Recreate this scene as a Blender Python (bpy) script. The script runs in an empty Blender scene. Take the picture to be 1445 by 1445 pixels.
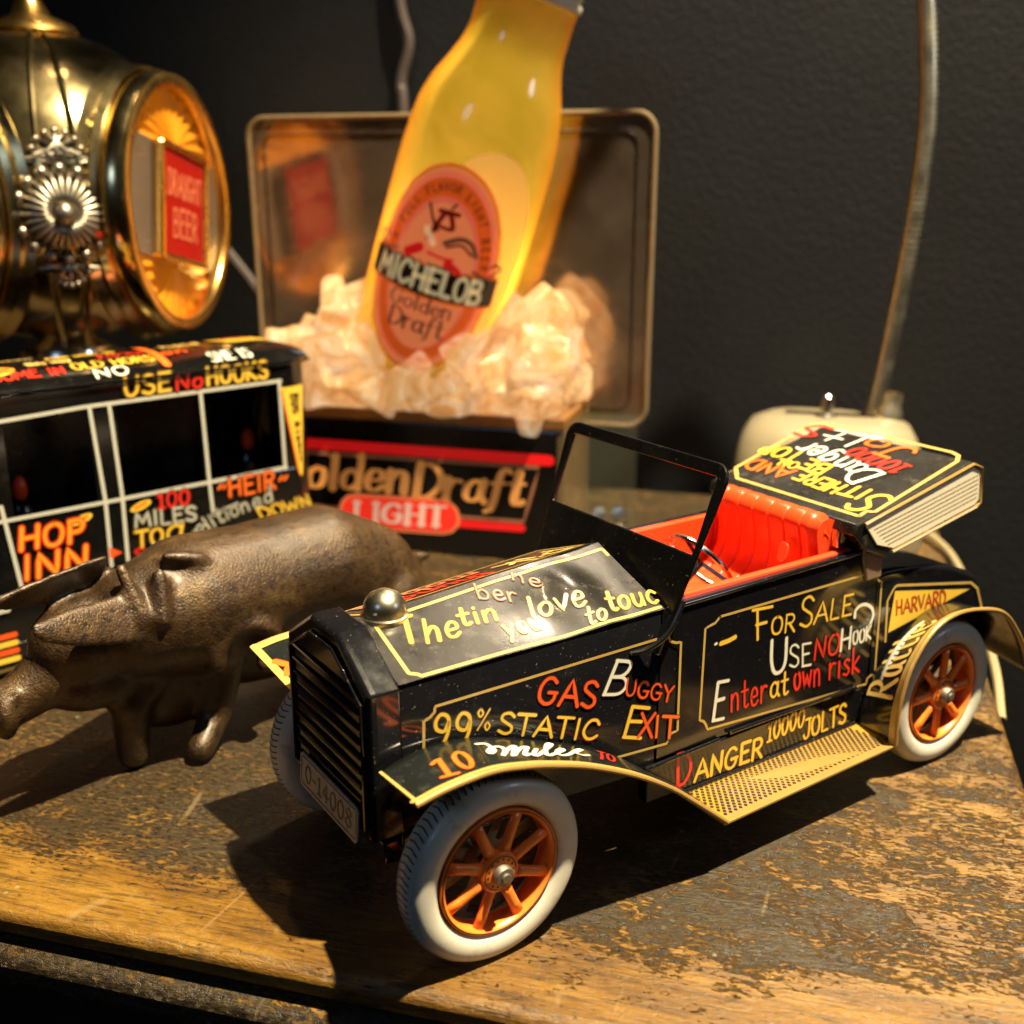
import bpy, bmesh, math, random
from mathutils import Vector, Matrix
random.seed(7)
R_ = math.radians
S = 0.01                                    # everything below is written in centimetres
C = bpy.context.scene.collection
sc = bpy.context.scene

# ------------------------------------------------------------------ camera
def cam_setup():
    f, pitch, yaw, pos = 1526.46, 0.295123, 0.983029, Vector((-11.0706, -17.0056, 16.6864))
    fw = Vector((math.cos(yaw)*math.cos(pitch), math.sin(yaw)*math.cos(pitch), -math.sin(pitch)))
    rt = Vector((math.sin(yaw), -math.cos(yaw), 0)); up = rt.cross(fw)
    cd = bpy.data.cameras.new('camera'); co = bpy.data.objects.new('camera', cd); C.objects.link(co)
    m = Matrix((rt, up, -fw)).transposed().to_4x4(); m.translation = pos*S
    co.matrix_world = m
    cd.sensor_width = 36; cd.lens = f/1445*36; cd.clip_start = 0.005; cd.clip_end = 20
    cd.dof.use_dof = True; cd.dof.focus_distance = 0.265; cd.dof.aperture_fstop = 12.5
    sc.camera = co
cam_setup()
# ------------------------------------------------------------------ world, lamps, exposure
w_ = bpy.data.worlds.new('World'); sc.world = w_; w_.use_nodes = True
bg = w_.node_tree.nodes['Background']; bg.inputs[0].default_value = (1.0, .86, .7, 1); bg.inputs[1].default_value = .003
sc.view_settings.view_transform = 'Standard'; sc.view_settings.look = 'None'; sc.view_settings.exposure = 0; sc.view_settings.gamma = 1
sc.cycles.use_denoising = True
sc.cycles.max_bounces = 10; sc.cycles.transparent_max_bounces = 12
sc.cycles.sample_clamp_indirect = 6
def lamp(name, kind, pos, to, power, col, size, spot=None, blend=.4):
    d = bpy.data.lights.new(name, kind); o = bpy.data.objects.new(name, d); C.objects.link(o)
    o.location = Vector(pos)*S; d.energy = power; d.color = col
    if kind == 'AREA': d.shape = 'DISK'; d.size = size*S
    else: d.shadow_soft_size = size*S
    if kind == 'SPOT': d.spot_size = R_(spot); d.spot_blend = blend
    if to is not None: o.rotation_euler = (Vector(to)-Vector(pos)).to_track_quat('-Z', 'Y').to_euler()
    return o
WARM = (1.0, .84, .54)
lamp('ceiling_spot', 'SPOT', (4+.19*150, 5-.24*150, 150), (8, 3, 0), 440, WARM, 1.6, 44, .8)
lamp('ceiling_spot', 'SPOT', (4+.13*150, 5+.26*150, 150), (2, 5, 0), 8, (1, .7, .4), 1.6, 34, .5)
lamp('hood_sheen_spot', 'SPOT', (27, 24, 46), (2, 4, 5), 4.5, (1, .8, .55), 3.0, 50, .7)  # added spot for sheen on the hood, in place of the gooseneck head
lamp('window_light', 'AREA', (-95, -35, 70), (0, 5, 8), .9, (.45, .66, 1.0), 26)
lamp('room_light', 'AREA', (104, -104, 72), (8, 12, 10), 2.4, (.78, .88, 1.0), 25)
# ------------------------------------------------------------------ materials
def new_mat(name):
    m = bpy.data.materials.new(name); m.use_nodes = True; nt = m.node_tree
    return m, nt, nt.nodes['Principled BSDF']
def setp(b, **k):
    for a, v in k.items():
        a = {'rough':'Roughness','metal':'Metallic','coat':'Coat Weight','coatr':'Coat Roughness','spec':'Specular IOR Level','trans':'Transmission Weight','ior':'IOR','sub':'Subsurface Weight'}[a]
        b.inputs[a].default_value = v
def N(nt, t, **k):
    n = nt.nodes.new(t)
    for a, v in k.items(): setattr(n, a, v)
    return n
def noise(nt, scale, detail=4, rough=.6, vec=None, dist=0):
    n = N(nt, 'ShaderNodeTexNoise'); n.inputs['Scale'].default_value = scale; n.inputs['Detail'].default_value = detail
    n.inputs['Roughness'].default_value = rough; n.inputs['Distortion'].default_value = dist
    if vec is not None: nt.links.new(vec, n.inputs['Vector'])
    return n.outputs['Fac']
def ramp(nt, fac, stops):
    r = N(nt, 'ShaderNodeValToRGB'); el = r.color_ramp.elements
    while len(el) < len(stops): el.new(.5)
    for e, (p, c) in zip(el, stops):
        e.position = p; e.color = (c, c, c, 1) if not isinstance(c, tuple) else (*c, 1)
    nt.links.new(fac, r.inputs[0]); return r.outputs[0]
def mix(nt, fac, a, b, mode='MIX'):
    m = N(nt, 'ShaderNodeMix', data_type='RGBA', blend_type=mode)
    for i, v in ((0, fac), (6, a), (7, b)):
        if isinstance(v, (int, float)): m.inputs[i].default_value = v if i == 0 else (v, v, v, 1)
        elif isinstance(v, tuple): m.inputs[i].default_value = (*v, 1)
        else: nt.links.new(v, m.inputs[i])
    return m.outputs[2]
def objvec(nt, scale=(1, 1, 1), rot=(0, 0, 0)):
    t = N(nt, 'ShaderNodeTexCoord'); m = N(nt, 'ShaderNodeMapping'); m.inputs['Scale'].default_value = scale; m.inputs['Rotation'].default_value = rot
    nt.links.new(t.outputs['Object'], m.inputs[0]); return m.outputs[0]
def bump(nt, h, b, strength=.3, dist=.0005):
    n = N(nt, 'ShaderNodeBump'); n.inputs['Strength'].default_value = strength; n.inputs['Distance'].default_value = dist
    nt.links.new(h, n.inputs['Height']); nt.links.new(n.outputs[0], b.inputs['Normal']); return n
def paint(name, col, rough=.2, dirt=.25, dirtcol=(.16, .13, .09), coat=.3, bumpy=.15, speck=True, metal=0, sc_=1.0):
    m, nt, b = new_mat(name); v = objvec(nt)
    n1 = noise(nt, 180*sc_, 6, .7, v); n2 = noise(nt, 1400*sc_, 3, .6, v); n3 = noise(nt, 60*sc_, 5, .65, v)
    f = ramp(nt, n1, [(.56, 0.0), (.75, dirt)])
    c = mix(nt, f, col, dirtcol)
    if speck:
        f2 = ramp(nt, n2, [(.68, 0.0), (.74, .6)]); c = mix(nt, f2, c, (.3, .27, .22)); f3 = ramp(nt, noise(nt, 520, 6, .75, v), [(.665, 0.0), (.70, .7)]); c = mix(nt, f3, c, (.22, .19, .14))
    nt.links.new(c, b.inputs['Base Color'])
    r = ramp(nt, n3, [(.3, max(rough-.06, .03)), (.75, rough+.16)]); nt.links.new(r, b.inputs['Roughness'])
    setp(b, coat=coat, coatr=.08, metal=metal)
    bump(nt, n1, b, bumpy, .0002)
    return m
def metal(name, col, rough=.2, tarn=(.08, .05, .02), amt=.5, sc_=1.0):
    m, nt, b = new_mat(name); v = objvec(nt)
    n1 = noise(nt, 90*sc_, 6, .7, v); f = ramp(nt, n1, [(.45, 0.0), (.75, amt)])
    nt.links.new(mix(nt, f, col, tarn), b.inputs['Base Color']); setp(b, metal=1)
    r = ramp(nt, noise(nt, 40*sc_, 5, .6, v), [(.3, rough), (.8, rough+.22)]); nt.links.new(r, b.inputs['Roughness'])
    bump(nt, n1, b, .08, .0002); return m
M = {}
M['black'] = paint('black_tin_lacquer', (.006, .006, .008), .1, .12, (.07, .06, .045), .5, .06)
M['hoodblack'] = paint('dusty_hood_lacquer', (.010, .009, .008), .27, .5, (.15, .13, .10), .25, .3)
M['fendblack'] = paint('worn_fender_lacquer', (.010, .012, .012), .2, .5, (.09, .09, .06), .4, .15)
M['wsblack'] = paint('windshield_enamel', (.004, .004, .004), .22, .05, (.05, .045, .04), .2, .06)
M['browntin'] = paint('brown_tin', (.16, .10, .075), .25, .3, (.05, .03, .02), .3, .1)
M['red'] = paint('red_seat_enamel', (.86, .07, .014), .3, .12, (.4, .03, .01), .25, .1, False)
M['orange'] = paint('orange_wheel_enamel', (.95, .22, .025), .3, .35, (.25, .07, .03), .2, .2)
M['gold'] = paint('gold_print', (.36, .19, .014), .5, .3, (.35, .22, .06), .0, .1)
M['goldedge'] = paint('gold_edge', (.42, .26, .075), .3, .4, (.3, .2, .1), .3, .2, metal=.3)
M['tyre'] = paint('pale_grey_tyre_paint', (.60, .57, .48), .35, .6, (.20, .18, .14), .15, .2)
M['tread'] = paint('black_tread_print', (.012, .013, .015), .5, .1)
M['olive'] = paint('olive_tin', (.16, .16, .09), .4, .3)
M['greytin'] = paint('grey_plate', (.36, .34, .29), .4, .3, (.08, .07, .05))
M['white'] = paint('cream_fan_enamel', (.86, .78, .6), .3, .1, (.5, .4, .25), .2, .1, False)
M['fanline'] = paint('fan_line_print', (.50, .40, .24), .4, .1)  # thin brown lines printed across the cream fan
M['chrome'] = metal('chrome', (.75, .73, .68), .12, (.2, .17, .12), .5)
M['capmetal'] = metal('old_nickel', (.62, .57, .45), .25, (.2, .16, .08), .7, 1.5)
M['steel'] = metal('dull_steel', (.26, .23, .19), .5, (.12, .07, .03), .8, 2)
M['brass'] = metal('old_brass', (.66, .53, .27), .10, (.20, .14, .06), .5, .5)
M['brasslip'] = metal('polished_brass', (.85, .52, .16), .16, (.5, .27, .07), .3)
M['pewter'] = metal('pewter_ornament', (.34, .30, .24), .3, (.10, .07, .04), .6, 2)
def text_mat(name, col): return paint(name, col, .3, .15, tuple(c*.4 for c in col), .2, .08, False)
TC = {'Y':(.80,.50,.05), 'R':(.80,.085,.014), 'D':(.72,.03,.015), 'O':(.86,.15,.016), 'W':(.74,.72,.62), 'A':(.86,.52,.05), 'P':(.80,.55,.16),
      'S':(.70,.19,.09), 'G':(.52,.34,.09), 'K':(.85,.35,.09), 'L':(.95,.55,.42), 'RB':(.85,.012,.012), 'KB':(.42,.17,.09), 'PILL':(.9,.03,.015), 'PILLB':(.85,.22,.08),
      'B2':(.88,.30,.02), 'W2':(.50,.48,.40), 'N':(.02,.015,.012)}
for k, c in TC.items(): M['t'+k] = text_mat('print_'+{'Y':'yellow','R':'vermilion','D':'red','O':'orange','W':'white','A':'amber','P':'pale_yellow','S':'salmon','G':'gold_line','K':'apricot','L':'pale_pink','RB':'bright_red','KB':'copper_line','PILL':'scarlet','PILLB':'orange_rim','B2':'fire_orange','W2':'ivory','N':'ink'}[k], c)
HALO = {'Y':(.12,.06,.008), 'R':(.10,.01,.004), 'D':(.08,.004,.004), 'O':(.14,.02,.004), 'W':(.09,.075,.04), 'A':(.16,.07,.008), 'P':(.12,.06,.02), 'S':(.10,.02,.01), 'B2':(.62,.04,.01), 'W2':(.09,.08,.05), 'K':(.06,.015,.004), 'L':(.5,.05,.03)}
for k, c in HALO.items(): M['h'+k] = text_mat('print_edge_'+k.lower(), c)
def glow(name, col, emit, ecol, rough=.25, trans=.6):   # backlit plastic that lets the bulb inside shine through
    m, nt, b = new_mat(name); v = objvec(nt)
    n = noise(nt, 60, 4, .6, v); setp(b, rough=rough, coat=.4, coatr=.08)
    nt.links.new(mix(nt, ramp(nt, n, [(.35, 0.), (.7, 1.)]), tuple(c*.85 for c in col), col), b.inputs['Base Color'])
    b.inputs['Emission Color'].default_value = (*ecol, 1); b.inputs['Emission Strength'].default_value = emit
    t = N(nt, 'ShaderNodeBsdfTranslucent'); t.inputs[0].default_value = (*col, 1)
    ms = N(nt, 'ShaderNodeMixShader'); ms.inputs[0].default_value = trans
    nt.links.new(b.outputs[0], ms.inputs[1]); nt.links.new(t.outputs[0], ms.inputs[2])
    nt.links.new(ms.outputs[0], nt.nodes['Material Output'].inputs[0])
    return m

# ------------------------------------------------------------------ mesh helpers
class MB:
    def __init__(s): s.v = []; s.f = []; s.m = []; s.mats = []
    def mi(s, mat):
        if mat not in s.mats: s.mats.append(mat)
        return s.mats.index(mat)
    def add(s, vs, fs, mat):
        o = len(s.v); s.v += [tuple(x) for x in vs]; k = s.mi(mat)
        for f in fs: s.f.append(tuple(i+o for i in f)); s.m.append(k)
    def box(s, lo, hi, mat, fn=None):
        x0, y0, z0 = lo; x1, y1, z1 = hi
        vs = [(x0,y0,z0),(x1,y0,z0),(x1,y1,z0),(x0,y1,z0),(x0,y0,z1),(x1,y0,z1),(x1,y1,z1),(x0,y1,z1)]
        if fn: vs = [fn(Vector(v)) for v in vs]
        s.add(vs, [(3,2,1,0),(4,5,6,7),(0,1,5,4),(1,2,6,5),(2,3,7,6),(3,0,4,7)], mat)
    def prism(s, poly, d, mat):                  # 3-D polygon pushed along vector d
        n = len(poly); d = Vector(d); a = [Vector(p) for p in poly]; b = [p+d for p in a]
        s.add(a+b, [tuple(range(n))[::-1], tuple(range(n, 2*n))]+[(i, (i+1) % n, (i+1) % n+n, i+n) for i in range(n)], mat)
    def loft(s, rings, mat, closed=True, caps=True):
        n = len(rings[0]); vs = [p for r in rings for p in r]; fs = []
        for k in range(len(rings)-1):
            for i in range(n if closed else n-1):
                j = (i+1) % n; fs.append((k*n+i, k*n+j, (k+1)*n+j, (k+1)*n+i))
        if caps: fs.append(tuple(range(n))[::-1]); fs.append(tuple(range(len(vs)-n, len(vs))))
        s.add(vs, fs, mat)
    def tube(s, pts, r, mat, n=10, closed=False, caps=True):
        P = [Vector(p) for p in pts]; m = len(P); rings = []; up = None
        for i in range(m):
            if closed: t = P[(i+1) % m]-P[i-1]
            else: t = P[min(i+1, m-1)]-P[max(i-1, 0)]
            t.normalize()
            if up is None: up = Vector((0, 0, 1)) if abs(t.z) < .9 else Vector((1, 0, 0))
            a = t.cross(up).normalized(); up = a.cross(t).normalized()
            rr = r[i] if isinstance(r, (list, tuple)) else r
            rings.append([P[i]+(a*math.cos(q)+up*math.sin(q))*rr for q in [2*math.pi*k/n for k in range(n)]])
        if closed: rings.append(rings[0]); caps = False
        s.loft(rings, mat, True, caps)
    def lathe(s, prof, mat, O=(0,0,0), axis=(0,0,1), n=48, closed=False):   # prof: (radius, height)
        O = Vector(O); ax = Vector(axis).normalized(); u = ax.orthogonal().normalized(); v = ax.cross(u)
        rings = []
        for r, h in prof: rings.append([O+ax*h+(u*math.cos(q)+v*math.sin(q))*max(r, 1e-4) for q in [2*math.pi*k/n for k in range(n)]])
        if closed: rings.append(rings[0])
        s.loft(rings, mat, True, False)
    def grid(s, fn, nu, nv, mat):
        vs = [fn(i/nu, j/nv) for i in range(nu+1) for j in range(nv+1)]
        s.add(vs, [(i*(nv+1)+j, (i+1)*(nv+1)+j, (i+1)*(nv+1)+j+1, i*(nv+1)+j+1) for i in range(nu) for j in range(nv)], mat)
    def ell(s, c, r, mat, n=16, m=10, rot=None):
        c = Vector(c); vs = []
        for i in range(m+1):
            for k in range(n):
                a = math.pi*i/m; b = 2*math.pi*k/n
                p = Vector((math.sin(a)*math.cos(b)*r[0], math.sin(a)*math.sin(b)*r[1], math.cos(a)*r[2]))
                if rot: p = rot @ p
                vs.append(c+p)
        s.add(vs, [(i*n+k, i*n+(k+1) % n, (i+1)*n+(k+1) % n, (i+1)*n+k) for i in range(m) for k in range(n)], mat)
    def build(s, name, parent=None, smooth=False, shift=(0,0,0), bevel=0, solid=0, angle=40, segs=2, stuff=False, label=None, fix=True):
        me = bpy.data.meshes.new(name); sh = Vector(shift)
        me.from_pydata([(Vector(v)-sh)*S for v in s.v], [], s.f)
        for k in s.mats: me.materials.append(M[k] if isinstance(k, str) else k)
        me.polygons.foreach_set('material_index', s.m)
        me.update()
        if fix:
            bm = bmesh.new(); bm.from_mesh(me); bmesh.ops.remove_doubles(bm, verts=bm.verts, dist=1e-6)
            bmesh.ops.recalc_face_normals(bm, faces=bm.faces); bm.to_mesh(me); bm.free()
        if smooth: me.shade_smooth() if hasattr(me, 'shade_smooth') else None
        o = bpy.data.objects.new(name, me); C.objects.link(o)
        if parent is not None: o.parent = parent
        if solid: md = o.modifiers.new('solid', 'SOLIDIFY'); md.thickness = solid*S; md.offset = 0
        if bevel: md = o.modifiers.new('bevel', 'BEVEL'); md.width = bevel*S; md.segments = segs; md.limit_method = 'ANGLE'; md.angle_limit = R_(35)
        if smooth and angle < 180:
            try: me.set_sharp_from_angle(angle=R_(angle))
            except Exception: pass
        if stuff: o['kind'] = 'stuff'
        if label: o['label'] = label
        return o
def tag(o, label, cat, group=None):
    o['label'] = label; o['category'] = cat
    if group: o['group'] = group
    return o
def thing(name, loc, label, cat, rot=None, group=None):
    o = bpy.data.objects.new(name, None); C.objects.link(o); o.location = Vector(loc)*S; o.empty_display_size = .01
    if rot: o.rotation_euler = rot
    return tag(o, label, cat, group)
def crom(pts, k=6):
    P = [Vector((*p, 0)) if len(p) == 2 else Vector(p) for p in pts]; o = []
    if len(P) < 3: return P
    for i in range(len(P)-1):
        a = P[i-1] if i > 0 else P[0]*2-P[1]; b = P[i]; c = P[i+1]; d = P[i+2] if i+2 < len(P) else P[-1]*2-P[-2]
        for j in range(k):
            t = j/k; o.append(.5*((2*b)+(c-a)*t+(2*a-5*b+4*c-d)*t*t+(3*b-a-3*c+d)*t**3))
    o.append(P[-1]); return o
def lin(pts, k=4):
    P = [Vector((*p, 0)) if len(p) == 2 else Vector(p) for p in pts]; o = []
    for i in range(len(P)-1):
        for j in range(k): o.append(P[i].lerp(P[i+1], j/k))
    o.append(P[-1]); return o
# ------------------------------------------------------------------ stroke lettering
c_ = 1  # smooth flag
G = {
'A':(.8,[(0,[(0,0),(.42,1),(.8,0)]),(0,[(.15,.35),(.66,.35)])]), 'B':(.7,[(0,[(.05,0),(.08,1)]),(1,[(.06,1),(.5,.97),(.55,.75),(.4,.56),(.1,.52)]),(1,[(.1,.52),(.5,.5),(.66,.26),(.5,.04),(.03,0)])]),
'C':(.75,[(1,[(.7,.8),(.55,.98),(.3,.95),(.1,.65),(.06,.3),(.25,.03),(.5,.04),(.7,.2)])]), 'D':(.75,[(0,[(.08,0),(.08,1)]),(1,[(.05,1),(.4,.98),(.68,.7),(.68,.35),(.4,.03),(.05,0)])]),
'E':(.65,[(0,[(.1,0),(.1,1)]),(0,[(.1,1),(.62,1)]),(0,[(.1,.52),(.5,.54)]),(0,[(.08,0),(.62,0)])]), 'F':(.65,[(0,[(.12,0),(.16,1)]),(0,[(0,1),(.68,1.04)]),(0,[(.1,.5),(.45,.54)])]),
'G':(.8,[(1,[(.68,.85),(.5,1),(.25,.93),(.06,.6),(.08,.22),(.3,.02),(.55,.06),(.68,.25),(.68,.45)]),(0,[(.42,.45),(.76,.45)])]), 'H':(.75,[(0,[(.08,0),(.1,1)]),(0,[(.65,0),(.67,1)]),(0,[(.1,.5),(.66,.52)])]),
'I':(.3,[(0,[(.15,0),(.16,1)])]), 'J':(.55,[(1,[(.5,1),(.47,.3),(.35,.04),(.15,.04),(.04,.22)]),(0,[(.2,1),(.62,1)])]), 'K':(.7,[(0,[(.08,0),(.08,1)]),(0,[(.62,1),(.12,.45),(.66,0)])]),
'L':(.6,[(0,[(.1,1),(.08,0),(.56,0)])]), 'M':(.9,[(0,[(.04,0),(.14,1),(.45,.25),(.76,1),(.86,0)])]), 'N':(.75,[(0,[(.08,0),(.08,1),(.64,0),(.66,1)])]),
'O':(.75,[(1,[(.38,1),(.12,.82),(.06,.45),(.16,.1),(.38,0),(.6,.12),(.7,.5),(.62,.85),(.38,1)])]), 'P':(.65,[(0,[(.1,0),(.1,1)]),(1,[(.08,1),(.45,1),(.6,.78),(.48,.5),(.12,.46)])]),
'R':(.7,[(0,[(.08,0),(.1,1)]),(1,[(.08,1),(.45,1),(.6,.78),(.46,.54),(.12,.5)]),(0,[(.3,.5),(.66,0)])]), 'S':(.65,[(1,[(.6,.85),(.4,1),(.14,.92),(.1,.68),(.32,.52),(.56,.36),(.56,.12),(.34,0),(.05,.12)])]),
'T':(.7,[(0,[(.35,0),(.36,1)]),(0,[(0,1),(.72,1.02)])]), 'U':(.75,[(1,[(.08,1),(.08,.4),(.2,.04),(.45,.02),(.64,.3),(.67,1)])]), 'V':(.7,[(0,[(0,1),(.35,0),(.7,1)])]),
'W':(.95,[(0,[(0,1),(.24,0),(.47,.8),(.7,0),(.95,1)])]), 'X':(.7,[(0,[(.02,0),(.66,1)]),(0,[(.08,1),(.64,0)])]), 'Y':(.7,[(0,[(.02,1),(.34,.5),(.68,1)]),(0,[(.34,.5),(.3,0)])]),
'0':(.62,[(1,[(.32,1),(.1,.8),(.06,.4),(.2,.03),(.4,.03),(.56,.4),(.52,.82),(.32,1)])]), '1':(.4,[(0,[(.05,.8),(.22,1),(.22,0)]),(0,[(.05,0),(.4,0)])]), '4':(.65,[(0,[(.42,0),(.42,1),(.05,.32),(.62,.32)])]),
'8':(.62,[(1,[(.32,.55),(.1,.75),(.3,1),(.52,.77),(.32,.55),(.06,.26),(.3,0),(.57,.24),(.32,.55)])]), '9':(.65,[(1,[(.52,.75),(.38,.45),(.12,.5),(.06,.75),(.22,1),(.46,.95),(.54,.7),(.5,.35),(.36,0)])]),
'%':(.8,[(1,[(.18,1),(.06,.82),(.18,.62),(.32,.8),(.18,1)]),(0,[(.66,1),(.1,0)]),(1,[(.6,.4),(.48,.2),(.6,0),(.74,.2),(.6,.4)])]), '-':(.4,[(0,[(.05,.45),(.35,.45)])]), '.':(.2,[(0,[(.1,.02),(.11,.04)])]),
'a':(.6,[(1,[(.5,.5),(.3,.62),(.1,.45),(.08,.15),(.25,0),(.45,.15),(.52,.55)]),(1,[(.52,.6),(.48,.2),(.6,0)])]), 'b':(.6,[(0,[(.08,1),(.08,0)]),(1,[(.08,.4),(.3,.62),(.52,.4),(.45,.06),(.2,0),(.08,.12)])]),
'c':(.5,[(1,[(.48,.5),(.3,.62),(.1,.45),(.08,.18),(.26,0),(.48,.1)])]), 'd':(.6,[(1,[(.5,.4),(.3,.6),(.1,.42),(.1,.12),(.28,0),(.5,.15)]),(0,[(.52,1.05),(.5,0)])]),
'e':(.55,[(1,[(.1,.3),(.45,.35),(.42,.58),(.22,.62),(.08,.35),(.14,.05),(.34,0),(.52,.14)])]), 'f':(.45,[(1,[(.5,.95),(.36,1.02),(.24,.8),(.2,.2),(.14,-.2),(0,-.3)]),(0,[(.04,.58),(.42,.6)])]),
'g':(.6,[(1,[(.48,.5),(.28,.62),(.08,.4),(.14,.1),(.34,.08),(.48,.3)]),(1,[(.52,.6),(.5,0),(.36,-.26),(.1,-.2)])]), 'h':(.6,[(0,[(.08,1),(.06,0)]),(1,[(.08,.35),(.28,.62),(.46,.5),(.48,0)])]),
'i':(.25,[(0,[(.12,.6),(.12,0)]),(0,[(.12,.84),(.13,.88)])]), 'k':(.55,[(0,[(.08,1),(.06,0)]),(0,[(.46,.6),(.1,.28),(.5,0)])]), 'l':(.25,[(0,[(.12,1),(.12,0)])]),
'm':(.9,[(0,[(.08,.6),(.07,0)]),(1,[(.08,.38),(.24,.62),(.42,.5),(.43,0)]),(1,[(.43,.38),(.6,.62),(.78,.5),(.8,0)])]), 'n':(.6,[(0,[(.08,.6),(.07,0)]),(1,[(.08,.38),(.28,.62),(.46,.5),(.48,0)])]), 'o':(.58,[(1,[(.3,.62),(.1,.48),(.07,.2),(.22,0),(.42,.06),(.52,.32),(.46,.55),(.3,.62)])]),
'p':(.6,[(0,[(.08,.6),(.06,-.3)]),(1,[(.08,.45),(.3,.62),(.52,.4),(.45,.06),(.2,0),(.08,.12)])]), 'r':(.45,[(0,[(.08,.6),(.07,0)]),(1,[(.08,.35),(.24,.58),(.44,.56)])]), 's':(.48,[(1,[(.42,.55),(.24,.62),(.1,.48),(.28,.32),(.42,.18),(.28,0),(.05,.06)])]), 't':(.45,[(1,[(.22,.95),(.2,.15),(.3,0),(.44,.08)]),(0,[(.02,.6),(.42,.62)])]),
'u':(.6,[(1,[(.08,.6),(.08,.2),(.2,0),(.38,.06),(.48,.25)]),(0,[(.5,.6),(.5,0)])]), 'v':(.5,[(0,[(.02,.6),(.24,0),(.48,.6)])]), 'w':(.75,[(0,[(.04,.6),(.18,0),(.36,.5),(.54,0),(.7,.6)])]), 'y':(.55,[(0,[(.04,.6),(.26,.06)]),(0,[(.5,.6),(.16,-.3)])]), ' ':(.4,[]),
}
class Ink:                     # ribbons of print laid on a surface; layer height grows so that no two ribbons share a plane
    def __init__(s, surf, base=.005): s.mb = MB(); s.surf = surf; s.h = base
    def ribbon(s, uv, width, mat, h, nib=0):
        P = [s.surf(p[0], p[1]) for p in uv]; n = len(P)
        pts = [a+b*h for a, b in P]
        if n < 2 or (pts[-1]-pts[0]).length < 1e-5 and n == 2: return
        L, R = [], []
        T = []
        for i in range(n):
            t = pts[min(i+1, n-1)]-pts[max(i-1, 0)]
            if t.length < 1e-7: t = T[-1] if T else Vector((1, 0, 0))
            T.append(t.normalized())
        U = (s.surf(uv[0][0]+1e-3, uv[0][1])[0]-P[0][0]); U = U.normalized() if U.length > 0 else T[0]
        for i in range(n):
            sd = P[i][1].cross(T[i]).normalized(); w = width/2
            if nib: w *= .42+.75*abs(T[i].dot(P[i][1].cross(U)))**1.2
            L.append(pts[i]+sd*w); R.append(pts[i]-sd*w)
        vs = L+R; fs = [(i, i+1, n+i+1, n+i) for i in range(n-1)]
        for i, sg in ((0, -1), (n-1, 1)):
            w = (L[i]-R[i]).length/2; sd = (L[i]-R[i]).normalized(); k0 = len(vs)
            for k in range(1, 6):
                a = math.pi*k/6; vs.append(pts[i]+sd*w*math.cos(a)+T[i]*sg*w*math.sin(a))
            seq = [i]+list(range(k0, k0+5))+[n+i]; fs.append(tuple(seq) if sg < 0 else tuple(seq[::-1]))
        s.mb.add(vs, fs, mat)
    def stroke(s, uv, width, col, halo=.035, nib=0):
        if 'h'+col in M and halo: s.ribbon(uv, width+2*halo, 'h'+col, s.h, nib)
        s.ribbon(uv, width, 't'+col, s.h+.004, nib); s.h += .0003
    def word(s, t, col, th, b0, b1, tp, nib=0, halo=.035, jit=.03):
        W_ = sum(G[c][0] for c in t)+.12*(len(t)-1)
        if nib == 1: W_ -= .06*(len(t)-1)
        b0 = Vector(b0); ax = (Vector(b1)-b0)/W_; up = Vector(tp)-b0; x = 0
        for c in t:
            w, st = G[c]; dy = random.uniform(-jit, jit)
            for sm, pts in st:
                q = [b0+ax*(x+px)+up*(py+dy) for px, py in pts]
                q = crom([tuple(v) for v in q], 5) if sm else lin([tuple(v) for v in q], 3)
                s.stroke(q, th*random.uniform(.85, 1.12), col, halo, nib)
            if nib == 1 and c in 'ldhnrtbDGIm':       # little serifs of the book-face lettering
                for sx, sy in {'l':[(.12,0),(.05,1)],'d':[(.5,0),(.45,1.05)],'n':[(.07,0),(.48,0),(.03,.6)],'r':[(.07,0),(.03,.6)],'D':[(.08,0),(.08,1)],'t':[]}.get(c, []):
                    s.stroke(lin([tuple(b0+ax*(x+sx-.08)+up*sy), tuple(b0+ax*(x+sx+.1)+up*sy)], 1), th*.35, col, 0)
            if nib == 2:
                for sx, sy in {'L':[(.1,1),(.1,0)],'I':[(.15,0),(.16,1)],'H':[(.08,0),(.1,1),(.65,0),(.67,1)],'T':[(.35,0)]}.get(c, []):
                    s.stroke(lin([tuple(b0+ax*(x+sx-.16)+up*sy), tuple(b0+ax*(x+sx+.16)+up*sy)], 1), th*.4, col, 0)
            x += w+(.12 if nib != 1 else .06)
    def fill(s, poly, mat, dh=0):
        P = [s.surf(*p) for p in poly]; s.mb.add([a+b*(s.h+dh) for a, b in P], [tuple(range(len(P)))], mat); s.h += .001
    def build(s, name, parent, shift=(0,0,0)):
        return s.mb.build(name, parent, False, shift, fix=False)
def plane_surf(O, U, V, flip=False):
    O = Vector(O); U = Vector(U).normalized(); V = Vector(V); V = (V-U*V.dot(U)).normalized(); n = U.cross(V)
    if flip: n = -n
    return lambda u, v: (O+U*u+V*v, n)
def patch_surf(A, B, sign=1, disp=None):
    A = [Vector(a) for a in A]; B = [Vector(b) for b in B]; n = len(A)-1
    def raw(i, v):
        k = min(max(int(math.floor(i)), 0), n-1); f = i-k
        return A[k].lerp(A[k+1], f).lerp(B[k].lerp(B[k+1], f), v)
    def P(i, v):
        e = .04; p = raw(i, v); nn = (raw(i+e, v)-raw(i-e, v)).cross(raw(i, v+e)-raw(i, v-e)).normalized()*sign
        if disp: p = p+nn*disp(i, v)
        return p, nn
    return P
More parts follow.
